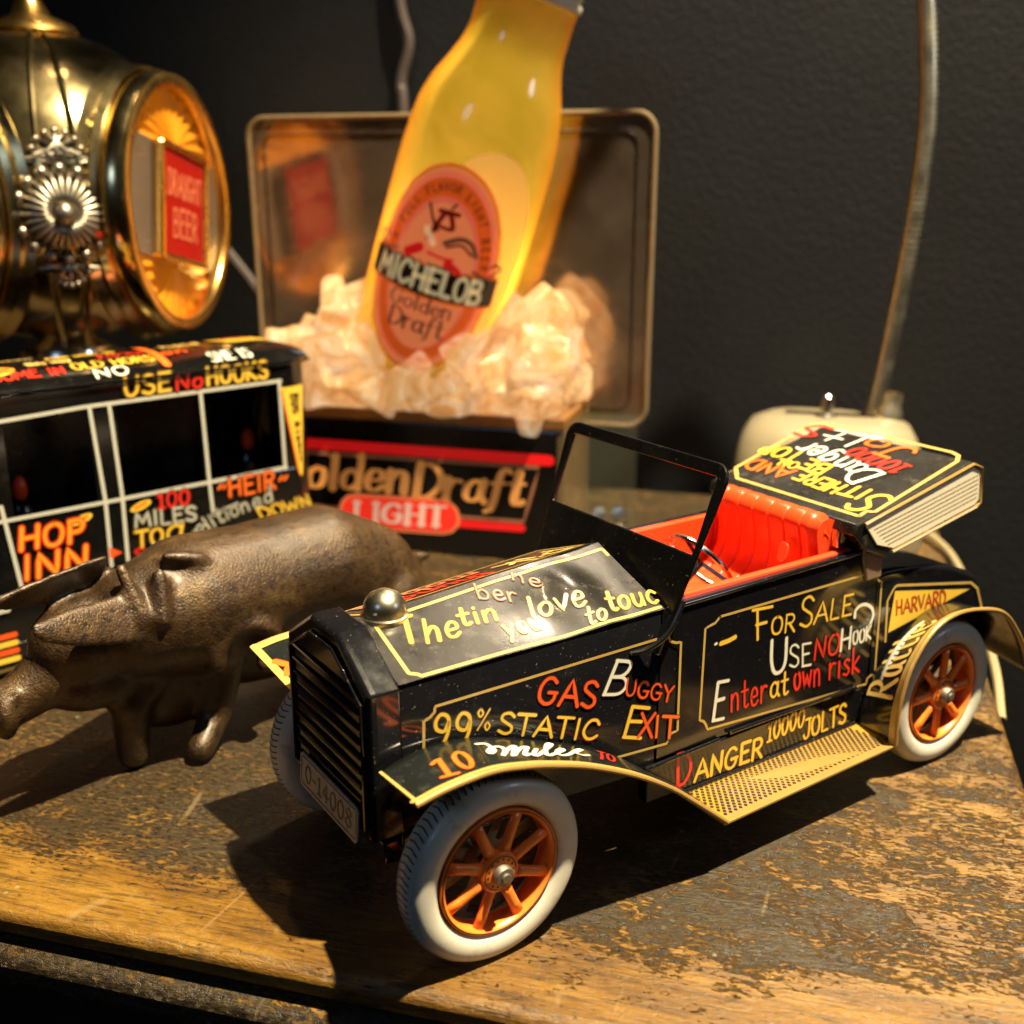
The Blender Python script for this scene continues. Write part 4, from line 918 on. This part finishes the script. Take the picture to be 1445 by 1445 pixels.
def acrylic(name, col, rough, alpha):
    m, nt, b = new_mat(name); b.inputs['Base Color'].default_value = (*col, 1); setp(b, rough=rough, trans=.0, coat=.5)
    b.inputs['Alpha'].default_value = alpha; return m
M['clear'] = acrylic('yellowed_clear_acrylic', (.30, .20, .09), .12, .45)
M['clear2'] = acrylic('green_edge_acrylic', (.16, .17, .11), .12, .12)
M['edgebrown'] = paint('panel_edge', (.20, .14, .08), .2, .2, (.1, .07, .04), .5, .1)
M['ledge'] = glow('lit_brown_ledge', (.30, .14, .04), .015, (.6, .3, .08), .3, .3)
mb = MB(); SB(mb, (-16.4, 27.5, .0), (-1.25, 28.0, 6.2), 'signblack'); SB(mb, (-16.2, 28.0, .1), (-1.6, 33.0, 5.2), 'signblack'); front = mb.build('base_box', sign, False, bevel=.08)
mb = MB(); SB(mb, (-1.55, 27.6, .0), (-.9, 33.0, 6.2), 'clear'); mb.build('side_panel', sign, False, bevel=.05)
mb = MB(); SB(mb, (-16.4, 27.55, 6.22), (-.9, 33.0, 6.75), 'ledge'); mb.build('ledge', sign, False, bevel=.08)
# back panel, one rounded sheet with raised border
q = rrect(-18.4, 5.4, 1.8, 19.75, .9, 6); mb = MB()
mb.prism([sg((a, 33.2, z)) for a, z in q], (0, .45, 0), 'smoke'); panel = mb.build('back_panel', sign, False, bevel=.06, segs=3)
q2 = rrect(-18.0, .4, 1.4, 19.3, .7, 6)
mb = MB(); mb.tube([sg((a, 33.2, z)) for a, z in q], .13, 'edgebrown', 8, closed=True); mb.tube([sg((a, 33.17, z)) for a, z in rrect(-17.6, 6.2, 1.0, 18.95, .6, 6)], .035, 'signblack', 6, closed=True); mb.build('panel_border', panel, True)
# lower right corner: clear plastic foot and two nuts
mb = MB(); SB(mb, (-.85, 31.5, .0), (1.5, 33.1, 6.0), 'clear2'); mb.build('corner_plate', sign, False, bevel=.05)
for a, b2, z in ((.15, 30.6, 1.6), (1.1, 30.6, 1.7), (1.2, 30.0, 1.0)):
    mb = MB(); mb.lathe([(0, .35), (.3, .33), (.38, .2), (.38, -.2), (0, -.3)], 'capmetal', sg((a, b2, z)), (0, -1, .3), 12); mb.build('nut', sign, True)
SP = plane_surf(sg((-16.5, 27.5, 0)), (1, 0, 0), (0, 0, 1)); ink = Ink(SP, .012)
for s, col, th, pts, kw in DL:
    if s == 'sign' and col not in ('PILL', 'PILLB'): ink.stroke(lin([(min(max(p[0], .2), 15.05), p[1]) for p in pts], 3), th, col, 0)
for s, t, col, th, b0, b1, tp, kw in DW:
    if s == 'sign' and t != 'LIGHT': ink.word(t, col, .34, b0, b1, tp, nib=1, halo=.03, jit=0)
for s, col, th, pts, kw in DL:
    if s == 'sign' and col == 'PILLB': ink.h += .01; ink.stroke(lin(pts, 3), th, 'PILLB', 0)
for s, col, th, pts, kw in DL:
    if s == 'sign' and col == 'PILL': ink.h += .01; ink.stroke(lin(pts, 3), th, 'PILL', 0)
ink.h += .01
for s, t, col, th, b0, b1, tp, kw in DW:
    if t == 'LIGHT': ink.word(t, col, .24, b0, b1, tp, nib=2, halo=.02, jit=0)
ink.build('lettering', front)
# the printed face is backlit: faint glow of its own
for k, st in (('tRB', .35), ('tK', .22), ('tPILL', .5), ('tPILLB', .3), ('tL', .3), ('tKB', .06)):
    b = M[k].node_tree.nodes['Principled BSDF']; b.inputs['Emission Color'].default_value = (*TC[k[1:]], 1); b.inputs['Emission Strength'].default_value = st
# bottle
def amber_mat():                      # thin amber plastic: yellow face-on, orange where it is seen edge-on
    m, nt, b = new_mat('amber_bottle_plastic'); v = objvec(nt); n = noise(nt, 22, 3, .6, v, .8)
    lw = N(nt, 'ShaderNodeLayerWeight'); lw.inputs[0].default_value = .35
    c = mix(nt, ramp(nt, n, [(.35, 0.), (.65, 1.)]), (.52, .40, .045), (.74, .54, .10)); c = mix(nt, ramp(nt, lw.outputs['Facing'], [(.25, 0.), (.85, 1.)]), c, (.95, .38, .02))
    nt.links.new(c, b.inputs['Base Color']); nt.links.new(c, b.inputs['Emission Color']); b.inputs['Emission Strength'].default_value = .07
    setp(b, rough=.1, coat=1, coatr=.02); t = N(nt, 'ShaderNodeBsdfTranslucent'); nt.links.new(c, t.inputs[0])
    ms = N(nt, 'ShaderNodeMixShader'); ms.inputs[0].default_value = .6; nt.links.new(b.outputs[0], ms.inputs[1]); nt.links.new(t.outputs[0], ms.inputs[2]); nt.links.new(ms.outputs[0], nt.nodes['Material Output'].inputs[0]); return m
M['amber'] = amber_mat()
M['amberneck'] = M['amber']
M['lblcream'] = glow('label_cream', (.92, .58, .26), .42, (1, .52, .20), .3, .6)
M['lblpink'] = glow('label_pink', (.90, .40, .32), .42, (1, .36, .20), .3, .6)
M['lblorange'] = glow('label_orange', (.80, .30, .04), .22, (1, .34, .05), .3, .6)
M['hotspot'] = glow('painted_hot_spot', (.98, .70, .22), .75, (1, .72, .22), .3, .7)  # emissive cream, imitates the bulb's hot spot on the bottle
def ice_mat():
    m, nt, b = new_mat('molded_ice'); v = objvec(nt); n = noise(nt, 60, 5, .65, v, 1.2); n2 = noise(nt, 230, 4, .7, v, 1.8)
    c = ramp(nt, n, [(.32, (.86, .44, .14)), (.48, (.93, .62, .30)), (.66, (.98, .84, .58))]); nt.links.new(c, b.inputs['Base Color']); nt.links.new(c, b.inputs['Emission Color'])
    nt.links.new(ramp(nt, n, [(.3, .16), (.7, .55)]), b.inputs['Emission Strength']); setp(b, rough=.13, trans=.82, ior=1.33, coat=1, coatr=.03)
    bump(nt, n2, b, .5, .0014); t = N(nt, 'ShaderNodeBsdfTranslucent'); nt.links.new(c, t.inputs[0])
    ms = N(nt, 'ShaderNodeMixShader'); ms.inputs[0].default_value = .14; nt.links.new(b.outputs[0], ms.inputs[1]); nt.links.new(t.outputs[0], ms.inputs[2]); nt.links.new(ms.outputs[0], nt.nodes['Material Output'].inputs[0]); return m
M['ice'] = ice_mat()
bd = Vector((.309, 0, .951)); b0_ = sg((-8.1, 31.0, 11.0)); bu = Vector((.951, 0, -.309)); bn = Vector((0, -1, 0))
prof_b = [(0, -4.6), (3.0, -4.6), (3.35, -4.3), (3.42, 0), (3.42, 6), (3.36, 7.6), (3.22, 8.9), (2.95, 10.0), (2.5, 11.1), (2.22, 12.0), (2.15, 13.0), (2.2, 14.2)]
pc = crom([(r, h) for r, h in prof_b[2:]], 6); pf = [(0, -4.6), (3.0, -4.6)]+[(p.x, p.y) for p in pc]
mb = MB(); mb.lathe(pf, 'amber', b0_, bd, 96)
mb.v = [tuple(Vector(v)+bu*.28*min(1, max(0, ((Vector(v)-b0_).dot(bd)-9)/3.5))) for v in mb.v]; bottle = mb.build('bottle', sign, True, angle=60)
mb = MB(); mb.lathe([(2.1, 13.9), (2.28, 14.0), (2.3, 14.25), (2.2, 14.4), (2.25, 14.6), (2.2, 14.9)], 'white', b0_+bu*.28, bd, 60); mb.lathe([(2.22, 14.9), (2.3, 15.0), (2.3, 15.6), (2.1, 15.8), (0, 15.85)], 'red', b0_+bu*.28, bd, 60); mb.build('cap', bottle, True)
def blab(u, v):   # u = arc length round the bottle (cm), v = height
    r = 3.44; a = u/r+.2; n = bn*math.cos(a)+bu*math.sin(a); return b0_+bd*(v+1.0)+n*r, n
ink = Ink(blab, .02)
def ov(cu, cv, rx, ry, mat, n=64, a0=0, a1=360, seg=8):   # filled oval built of strips so that it follows the curve
    vs = []; fs = []
    for k in range(n+1):
        t = -1+2*k/n; hw = ry*math.sqrt(max(0, 1-t*t))
        for j in range(seg+1):
            p, nn = blab(cu+rx*t, cv+hw*(2*j/seg-1)); vs.append(p+nn*ink.h)
    for k in range(n):
        for j in range(seg): fs.append((k*(seg+1)+j, (k+1)*(seg+1)+j, (k+1)*(seg+1)+j+1, k*(seg+1)+j+1))
    ink.mb.add(vs, fs, mat); ink.h += .012
ov(1.35, 2.6, 2.5, 4.2, 'hotspot')  # glowing oval painted in as the backlight's bright spot
ov(-.25, 1.3, 2.95, 4.6, 'lblorange'); ov(-.25, 1.3, 2.82, 4.45, 'lblcream'); ov(-.25, 1.3, 2.66, 4.25, 'lblpink'); ov(-.25, 1.25, 2.5, 4.05, 'lblorange'); ov(-.25, 1.1, 1.95, 3.4, 'lblpink'); ov(-.25, 1.0, 1.8, 3.25, 'lblcream')
# lettering round the oval
for k, chh in enumerate('A FULL FLAVOR LIGHT BEER'):
    a = R_(166-6.6*k); cu, cv = -.25+2.05*math.cos(a), 1.2+3.55*math.sin(a); tx, ty = math.sin(a)*2.1, -math.cos(a)*3.5; l = math.hypot(tx, ty); tx /= l; ty /= l
    if chh != ' ': ink.word(chh, 'N', .045, (cu, cv), (cu+tx*.2, cv+ty*.2), (cu-ty*.34, cv+tx*.34), halo=0)
# eagle on a red letter
M['tPW'] = glow('name_cream', (1, .80, .42), .45, (1, .82, .42), .4, .4); TC['PW'] = (1, .9, .6)
for q_, th2, cl in (([(-.75, 2.6), (-.35, 3.75), (-.05, 3.75), (.15, 3.3)], .22, 'D'), ([(-.55, 3.85), (.25, 3.9)], .2, 'D'), ([(-.5, 3.2), (.1, 3.2)], .16, 'D'), ([(-.1, 4.05), (.05, 4.3)], .1, 'N'),
                 ([(-1.05, 4.0), (-.75, 3.4), (-.45, 3.0)], .12, 'N'), ([(.0, 2.6), (.6, 2.95), (1.1, 2.85), (1.4, 2.4)], .22, 'KB'), ([(.1, 2.45), (.7, 2.7), (1.2, 2.4)], .1, 'N'), ([(-.9, 2.95), (-.65, 2.65), (-.5, 2.45)], .3, 'PW'), ([(-1.5, 1.75), (-1.0, 2.1)], .42, 'RB'), ([(.35, 1.75), (.8, 1.5)], .42, 'RB'), ([(-.6, 2.0), (.1, 1.95), (.5, 2.0)], .12, 'RB')):
    ink.stroke(crom(q_, 5), th2, cl, 0); ink.h += .002
# black scroll band with the name
def band(u0, u1, v0, v1, mat, sag=.25):
    n = 24; vs = []; fs = []
    for k in range(n+1):
        t = k/n; u = u0+(u1-u0)*t; s2 = -sag*math.sin(math.pi*t)
        for v in (v0+s2, v1+s2): p, nn = blab(u, v); vs.append(p+nn*ink.h)
    ink.mb.add(vs, [(2*k, 2*k+2, 2*k+3, 2*k+1) for k in range(n)], mat); ink.h += .012
band(-3.25, 2.75, .28, 1.75, 'lblorange'); band(-3.3, 2.8, .4, 1.62, 'tN')
ink.word('MICHELOB', 'N', .30, (-2.72, .42), (2.12, .38), (-2.72, 1.45), halo=0, jit=.0); ink.h += .01
for i in range(1): ink.word('MICHELOB', 'PW', .215, (-2.75, .42), (2.1, .38), (-2.75, 1.42), halo=0, jit=.0)
for sx in (-1, 1):
    cx = -.25+sx*2.8; ink.stroke(crom([(cx-sx*1.1, 1.75), (cx-sx*.5, 1.6), (cx-sx*.1, 1.85), (cx+sx*.15, 2.1), (cx-sx*.1, 2.25), (cx-sx*.35, 2.1)], 5), .13, 'KB', 0)
ink.word('Golden', 'KB', .1, (-1.7, -.55), (1.1, -.55), (-1.7, .1), halo=0, nib=1); ink.word('Draft', 'KB', .13, (-1.5, -1.5), (.95, -1.5), (-1.5, -.7), halo=0, nib=1)
ink.build('label', bottle)
# ice
ice0 = None
random.seed(11)
pos = []
def heap(a):                      # height of the molded heap along the front
    return 7.8+3.3*math.exp(-((a+2.8)/2.5)**2)+3.4*math.exp(-((a+12.6)/2.0)**2)+2.6*math.exp(-((a+7.8)/3.4)**2)
for b2, zs in ((28.1, .62), (28.6, .85), (29.5, 1.0), (30.7, 1.0), (31.8, .9)):
    a = -14.2
    while a < -1.2+(b2-28)*.25:
        top_ = 6.9+(heap(a)-6.9)*zs; z = 7.55
        while z < top_: pos.append((a+random.uniform(-.3, .3), b2+random.uniform(-.25, .25), z+random.uniform(-.2, .2))); z += 1.7
        a += 2.0
mb = MB()
for k, (a, b2, z) in enumerate(pos):
    u_ = (a+7.7-.32*(z-11.1))
    if abs(u_) < 3.4 and b2 > 29.2: continue
    rt = Matrix.Rotation(random.uniform(0, 3), 3, 'X') @ Matrix.Rotation(random.uniform(0, 3), 3, 'Y') @ Matrix.Rotation(random.uniform(0, 3), 3, 'Z'); q_ = Vector((random.uniform(1.0, 1.35), random.uniform(.7, .95), random.uniform(1.0, 1.5)))
    c0 = sg((a, b2, z)); mb.box(tuple(-q_), tuple(q_), 'ice', lambda p: c0+rt @ Vector((p.x*(1-.25*(p.z > 0)), p.y*(1-.3*(p.z < 0)), p.z)))
mb.box((-6.3, -2.4, 6.76), (7.3, 2.7, 7.4), 'ice')
icep = mb.build('ice', sign, True, fix=False, angle=180, label='heap of glowing amber-white molded plastic ice')
md = icep.modifiers.new('remesh', 'REMESH'); md.mode = 'VOXEL'; md.voxel_size = .0014; md.use_smooth_shade = True
md = icep.modifiers.new('smooth', 'SMOOTH'); md.factor = .8; md.iterations = 12
def bulb(name, p, power, col, r): lamp(name, 'POINT', TO+Av*p[0]+Bv*p[1]+Vector((0, 0, p[2])), None, power, col, r)
bulb('bottle_bulb', (-6.7, 30.6, 13.4), .14, (1, .80, .45), 1.0)
bulb('bottle_bulb', (-4.9, 31.0, 20.2), .02, (1, .85, .4), .8)

# ------------------------------------------------------------------ brass globe lamp
GC = TF(-24.5, 25.8, 0); gz = 15.75; GR = 7.3
globe = thing('globe_lamp', GC, 'round brass globe lamp with amber fan faces, behind the toy bus', 'lamp', (0, 0, TA))
g0 = Vector((0, 0, gz))
mb = MB(); mb.ell(g0, (GR, GR, GR), 'brass', 144, 96)
for i_, v_ in enumerate(mb.v):
    p_ = Vector(v_)-g0
    for ang in (8, -112, 128):
        n = Vector((math.cos(R_(ang)), math.sin(R_(ang)), 0)); d_ = p_.dot(n)
        if d_ > 4.6: p_ -= n*(d_-4.6)
    if p_.z < 0: p_.z *= .83
    mb.v[i_] = tuple(p_+g0)
ball = mb.build('globe', globe, True, angle=50)
mb = MB(); mb.lathe([(0, -9.2), (.5, -9.1), (1.2, -8.7), (1.9, -8.3), (2.1, -7.9), (1.9, -7.6), (1.85, -7.3), (1.2, -7.0), (1.0, -6.6)], 'chrome', g0+Vector((1.5, -1.9, 1.25)), (0, 0, 1), 48)
mb.build('bottom_finial', ball, True, angle=40)
mb = MB(); mb.lathe([(.6, -7.2), (.45, -12), (.5, -15), (3.4, -16.0), (3.6, -16.3), (0, -16.35)], 'brass', g0, (0, 0, 1), 40); mb.build('stand', globe, True)
mb = MB()
for k in range(30): a = 2*math.pi*k/30; mb.ell(g0+Vector((1.5+2.0*math.cos(a), -1.9+2.0*math.sin(a), -6.45)), (.2, .2, .18), 'chrome', 8, 6)
mb.build('beading', ball, True)
mb = MB(); mb.lathe([(1.4, 7.0), (1.9, 7.2), (1.7, 7.5), (.8, 7.9), (.5, 8.5)], 'brasslip', g0, (0, 0, 1), 40); mb.build('top_finial', ball, True)
M['fanamber'] = glow('amber_fan_plate', (.80, .33, .02), .10, (1, .42, .02), .18, .35)
M['fanribs'] = glow('ribbed_pale_plate', (.26, .19, .14), .02, (.9, .6, .35), .25, .3)
M['redsq'] = glow('red_sign_plate', (.42, .012, .008), .08, (.8, .03, .01), .25, .3)
for fi, ang in enumerate((8, -112, 128)):
    n = Vector((math.cos(R_(ang)), math.sin(R_(ang)), 0)); u = Vector((-n.y, n.x, 0)); z = Vector((0, 0, 1)); n0 = n; ro_ = Matrix.Rotation(R_(-11), 3, n); uf, zf = ro_ @ u, ro_ @ z
    mb = MB(); mb.lathe([(5.75, 4.0), (5.95, 4.3), (5.65, 4.6), (5.85, 4.9), (5.6, 5.15), (5.75, 5.3)], 'brass', g0, n, 96)
    mb.lathe([(5.5, 5.1), (5.62, 5.7), (5.45, 6.1)], 'brass', g0, n, 96)
    drum = mb.build('drum', globe, True, angle=60)
    mb = MB(); mb.lathe([(5.46, 6.0), (5.48, 6.2), (5.32, 6.3), (5.06, 6.25), (4.96, 6.05), (4.92, 5.6)], 'brasslip', g0, n, 96); mb.build('rim', drum, True, angle=60)
    F = lambda a, b2, d=5.0: g0+n*(d+.75)+uf*a+zf*b2
    mb = MB(); ns = 32     # radiating fan facets of the amber plate
    cen_u, cen_d = F(0, 2.55, 5.12), F(0, -2.75, 5.12)
    for half, cen in ((1, cen_u), (-1, cen_d)):
        arc = []
        for k in range(29):
            a = R_(10+160*k/28)*half; arc.append(F(4.95*math.cos(a), 4.95*math.sin(a), 4.75+(.22 if k % 2 else 0)))
        for k in range(28): mb.add([cen, arc[k], arc[k+1]], [(0, 1, 2)], 'fanamber')
    mb.lathe([(0, 5.4), (4.95, 5.42)], 'fanamber', g0, n, 48); fplate = mb.build('fan_plate', drum, False, angle=20)
    mb = MB(); 
    for k in range(26):
        zc = -2.45+k*.19; hw = math.sqrt(max(0, 4.85**2-zc*zc)); mb.tube([F(-hw, zc, 4.98), F(hw, zc, 4.98)], .1, 'fanribs', 6)
    mb.build('ribbed_band', drum, True)
    mb = MB(); q = rrect(-2.35, -2.55, 2.35, 2.35, .15); mb.prism([F(a, b2, 5.1) for a, b2 in q], n*.35, 'brass'); mb.tube([F(a, b2, 5.5) for a, b2 in rrect(-2.3, -2.5, 2.3, 2.3, .15)], .17, 'brasslip', 8, closed=True); mb.build('plate_frame', drum, True)
    mb = MB(); mb.prism([F(a, b2, 5.46) for a, b2 in rrect(-2.1, -2.3, 2.1, 2.1, .1)], n*.05, 'redsq'); rsq = mb.build('red_plate', drum)
    sf = (lambda FF, nn: (lambda a, b2: (FF(a, b2, 5.52), nn)))(F, n)
    ink = Ink(sf, .02); ink.word('DRAUGHT', 'S', .09, (-1.7, .25), (1.7, .25), (-1.7, 1.3), halo=0); ink.word('BEER', 'S', .1, (-1.2, -1.5), (1.3, -1.5), (-1.2, -.3), halo=0); ink.build('lettering', rsq)
# mid-seam strips and the flower ornament between two faces
oa = R_(-49.5); on = Vector((math.cos(oa), math.sin(oa), 0)); ou = Vector((-on.y, on.x, 0)); zz = Vector((0, 0, 1))
mb = MB()
for off in (-.1, .1):
    pts = []
    for k in range(40):
        e = R_(-78+156*k/39); d = (on*math.cos(off)+ou*math.sin(off)); pts.append(g0+(d*math.cos(e)+zz*math.sin(e))*(GR+.02))
    mb.tube(pts, .14, 'brass', 8)
mb.build('seam_strip', ball, True)
mb = MB(); oc = g0+on*(GR-.05)+zz*-.25
def op(r, a, d=0): return oc+(ou*math.cos(a)+zz*math.sin(a))*r+on*(d-.06*r*r)
for k in range(28):
    a = 2*math.pi*k/28; mb.tube([op(.45, a, .5), op(.8, a, .45), op(1.2, a, .32), op(1.6, a, .14)], [.07, .1, .13, .1], 'pewter', 7)
for k in range(16):
    a = 2*math.pi*k/16; mb.ell(op(1.72, a, .12), (.26, .26, .26), 'pewter', 10, 7); mb.ell(op(1.95, a, .1), (.1, .1, .1), 'pewter', 8, 5)
mb.ell(op(0, 0, .5), (.4, .4, .48), 'pewter', 20, 12)
for sgn in (1, -1):
    for k in range(-3, 4):
        a = R_(90)*sgn+R_(10)*k*sgn; b3 = R_(90)*sgn+R_(19)*k*sgn
        p0 = op(1.9, R_(90)*sgn, .12); p1 = op(2.4, a, .14); p2 = oc+zz*sgn*2.2+(ou*math.sin(R_(24)*k)+zz*sgn*math.cos(R_(24)*k))*(.95 if sgn > 0 else .6)+on*(-.30)
        mb.tube([p0, p1, p2], [.12, .12, .1], 'pewter', 7); mb.ell(p2, (.15, .15, .15), 'pewter', 8, 6)
mb.build('flower_ornament', ball, True, angle=180)

# ------------------------------------------------------------------ gooseneck lamp
LC = TF(10.4, 35.5, 0)
goose = thing('gooseneck_lamp', LC, 'cream desk lamp base with ribbed gold gooseneck rising before the dark wall', 'desk lamp', (0, 0, TA))
M['cream'] = paint('cream_lamp_enamel', (.27, .225, .145), .32, .2, (.3, .22, .12), .2, .1, False)
M['goose'] = metal('gold_gooseneck', (.85, .74, .52), .30, (.35, .22, .08), .35, 2)
mb = MB(); rings = []
for z, gx, r in ((0, 0, 1.6), (.4, -.1, 1.7), (3.6, .12, 1.8), (4.9, .38, 1.9), (5.6, .8, 1.9), (5.95, 1.5, 1.6), (6.05, 2.4, 1.2)):
    rings.append([(a, b2, z) for a, b2 in rrect(-4.5+gx, -3.2+gx, 4.5-gx, 3.2-gx, max(.3, r), 6)])
mb.loft(rings, 'cream'); mb.build('lamp_base', goose, True, angle=60)
mb = MB(); mb.lathe([(.55, 5.9), (.55, 6.1), (.32, 6.2), (.32, 7.0), (.25, 7.08), (0, 7.1)], 'chrome', (-.2, -.6, 0), (0, 0, 1), 12); mb.build('switch_knob', goose, True, angle=30)
gp = crom([(1.9, .3, 6.0), (2.15, .35, 7.3), (2.4, .5, 9.5), (2.7, .5, 12.5), (2.98, .5, 16.5), (3.0, .5, 20), (2.6, .5, 23.5), (2.0, .2, 27), (1.0, -1.2, 34), (-1, -5, 39.5), (-5, -9, 41.5)], 30)
rr2 = [.40 if k % 2 else .33 for k in range(len(gp))]
dense = []
L_ = 0
for k in range(len(gp)-1):
    n = max(1, int(round((gp[k+1]-gp[k]).length/.11)))
    for j in range(n): dense.append(gp[k].lerp(gp[k+1], j/n))
mb = MB(); mb.tube(dense, [.43 if (k % 2) else .33 for k in range(len(dense))], 'goose', 16); mb.build('gooseneck', goose, True, angle=180)
mb = MB(); mb.lathe([(.62, 5.95), (.6, 6.3), (.46, 6.6), (.46, 7.2)], 'goose', (1.95, .3, 0), (.12, 0, 1), 24); mb.build('collar', goose, True)
mb = MB(); mb.lathe([(.5, -.5), (1.2, .3), (2.2, 1.8), (3.0, 4.2), (2.9, 4.2), (2.0, 1.9), (.3, .2)], 'cream', (-5, -9, 41.5), (-.35, -.45, -.82), 40); mb.build('lamp_shade', goose, True)
# cords
M['cordgrey'] = paint('grey_cord', (.10, .075, .07), .5, .1); M['cordcream'] = paint('cream_cord', (.34, .27, .15), .45, .1)
def cord(name, pts, r, mat, label):
    p0 = Vector(pts[0]); mb = MB(); mb.tube(crom(pts, 8), r, mat, 8); o = mb.build(name, None, True, tuple(p0)); o.location = p0*S; tag(o, label, 'cord')
cord('power_cord', [TF(-13.6, 41.6, 8), TF(-13.4, 41.6, 20), TF(-13.5, 41.7, 22), TF(-13.0, 41.7, 24), TF(-13.5, 41.7, 26.5), TF(-13.6, 41.7, 34)], .3, 'cordgrey', 'grey power cord rising up the wall behind the bottle sign')
cord('power_cord', [TF(-24, 40, 13), TF(-22.0, 40, 10.5), TF(-20.4, 40, 7.6), TF(-19.5, 40, 4.5), TF(-19.5, 39, .3)], .28, 'cordgrey', 'thin grey cord hanging between the brass globe and the sign')
cord('lamp_cord', [TF(15.0, 36.5, .5), TF(16.2, 33.0, .3), TF(16.55, 27, .12), TF(16.6, 21.5, -.2), TF(16.5, 18.6, -.9)], .16, 'cordcream', 'cream lamp cord lying along the right edge of the table')
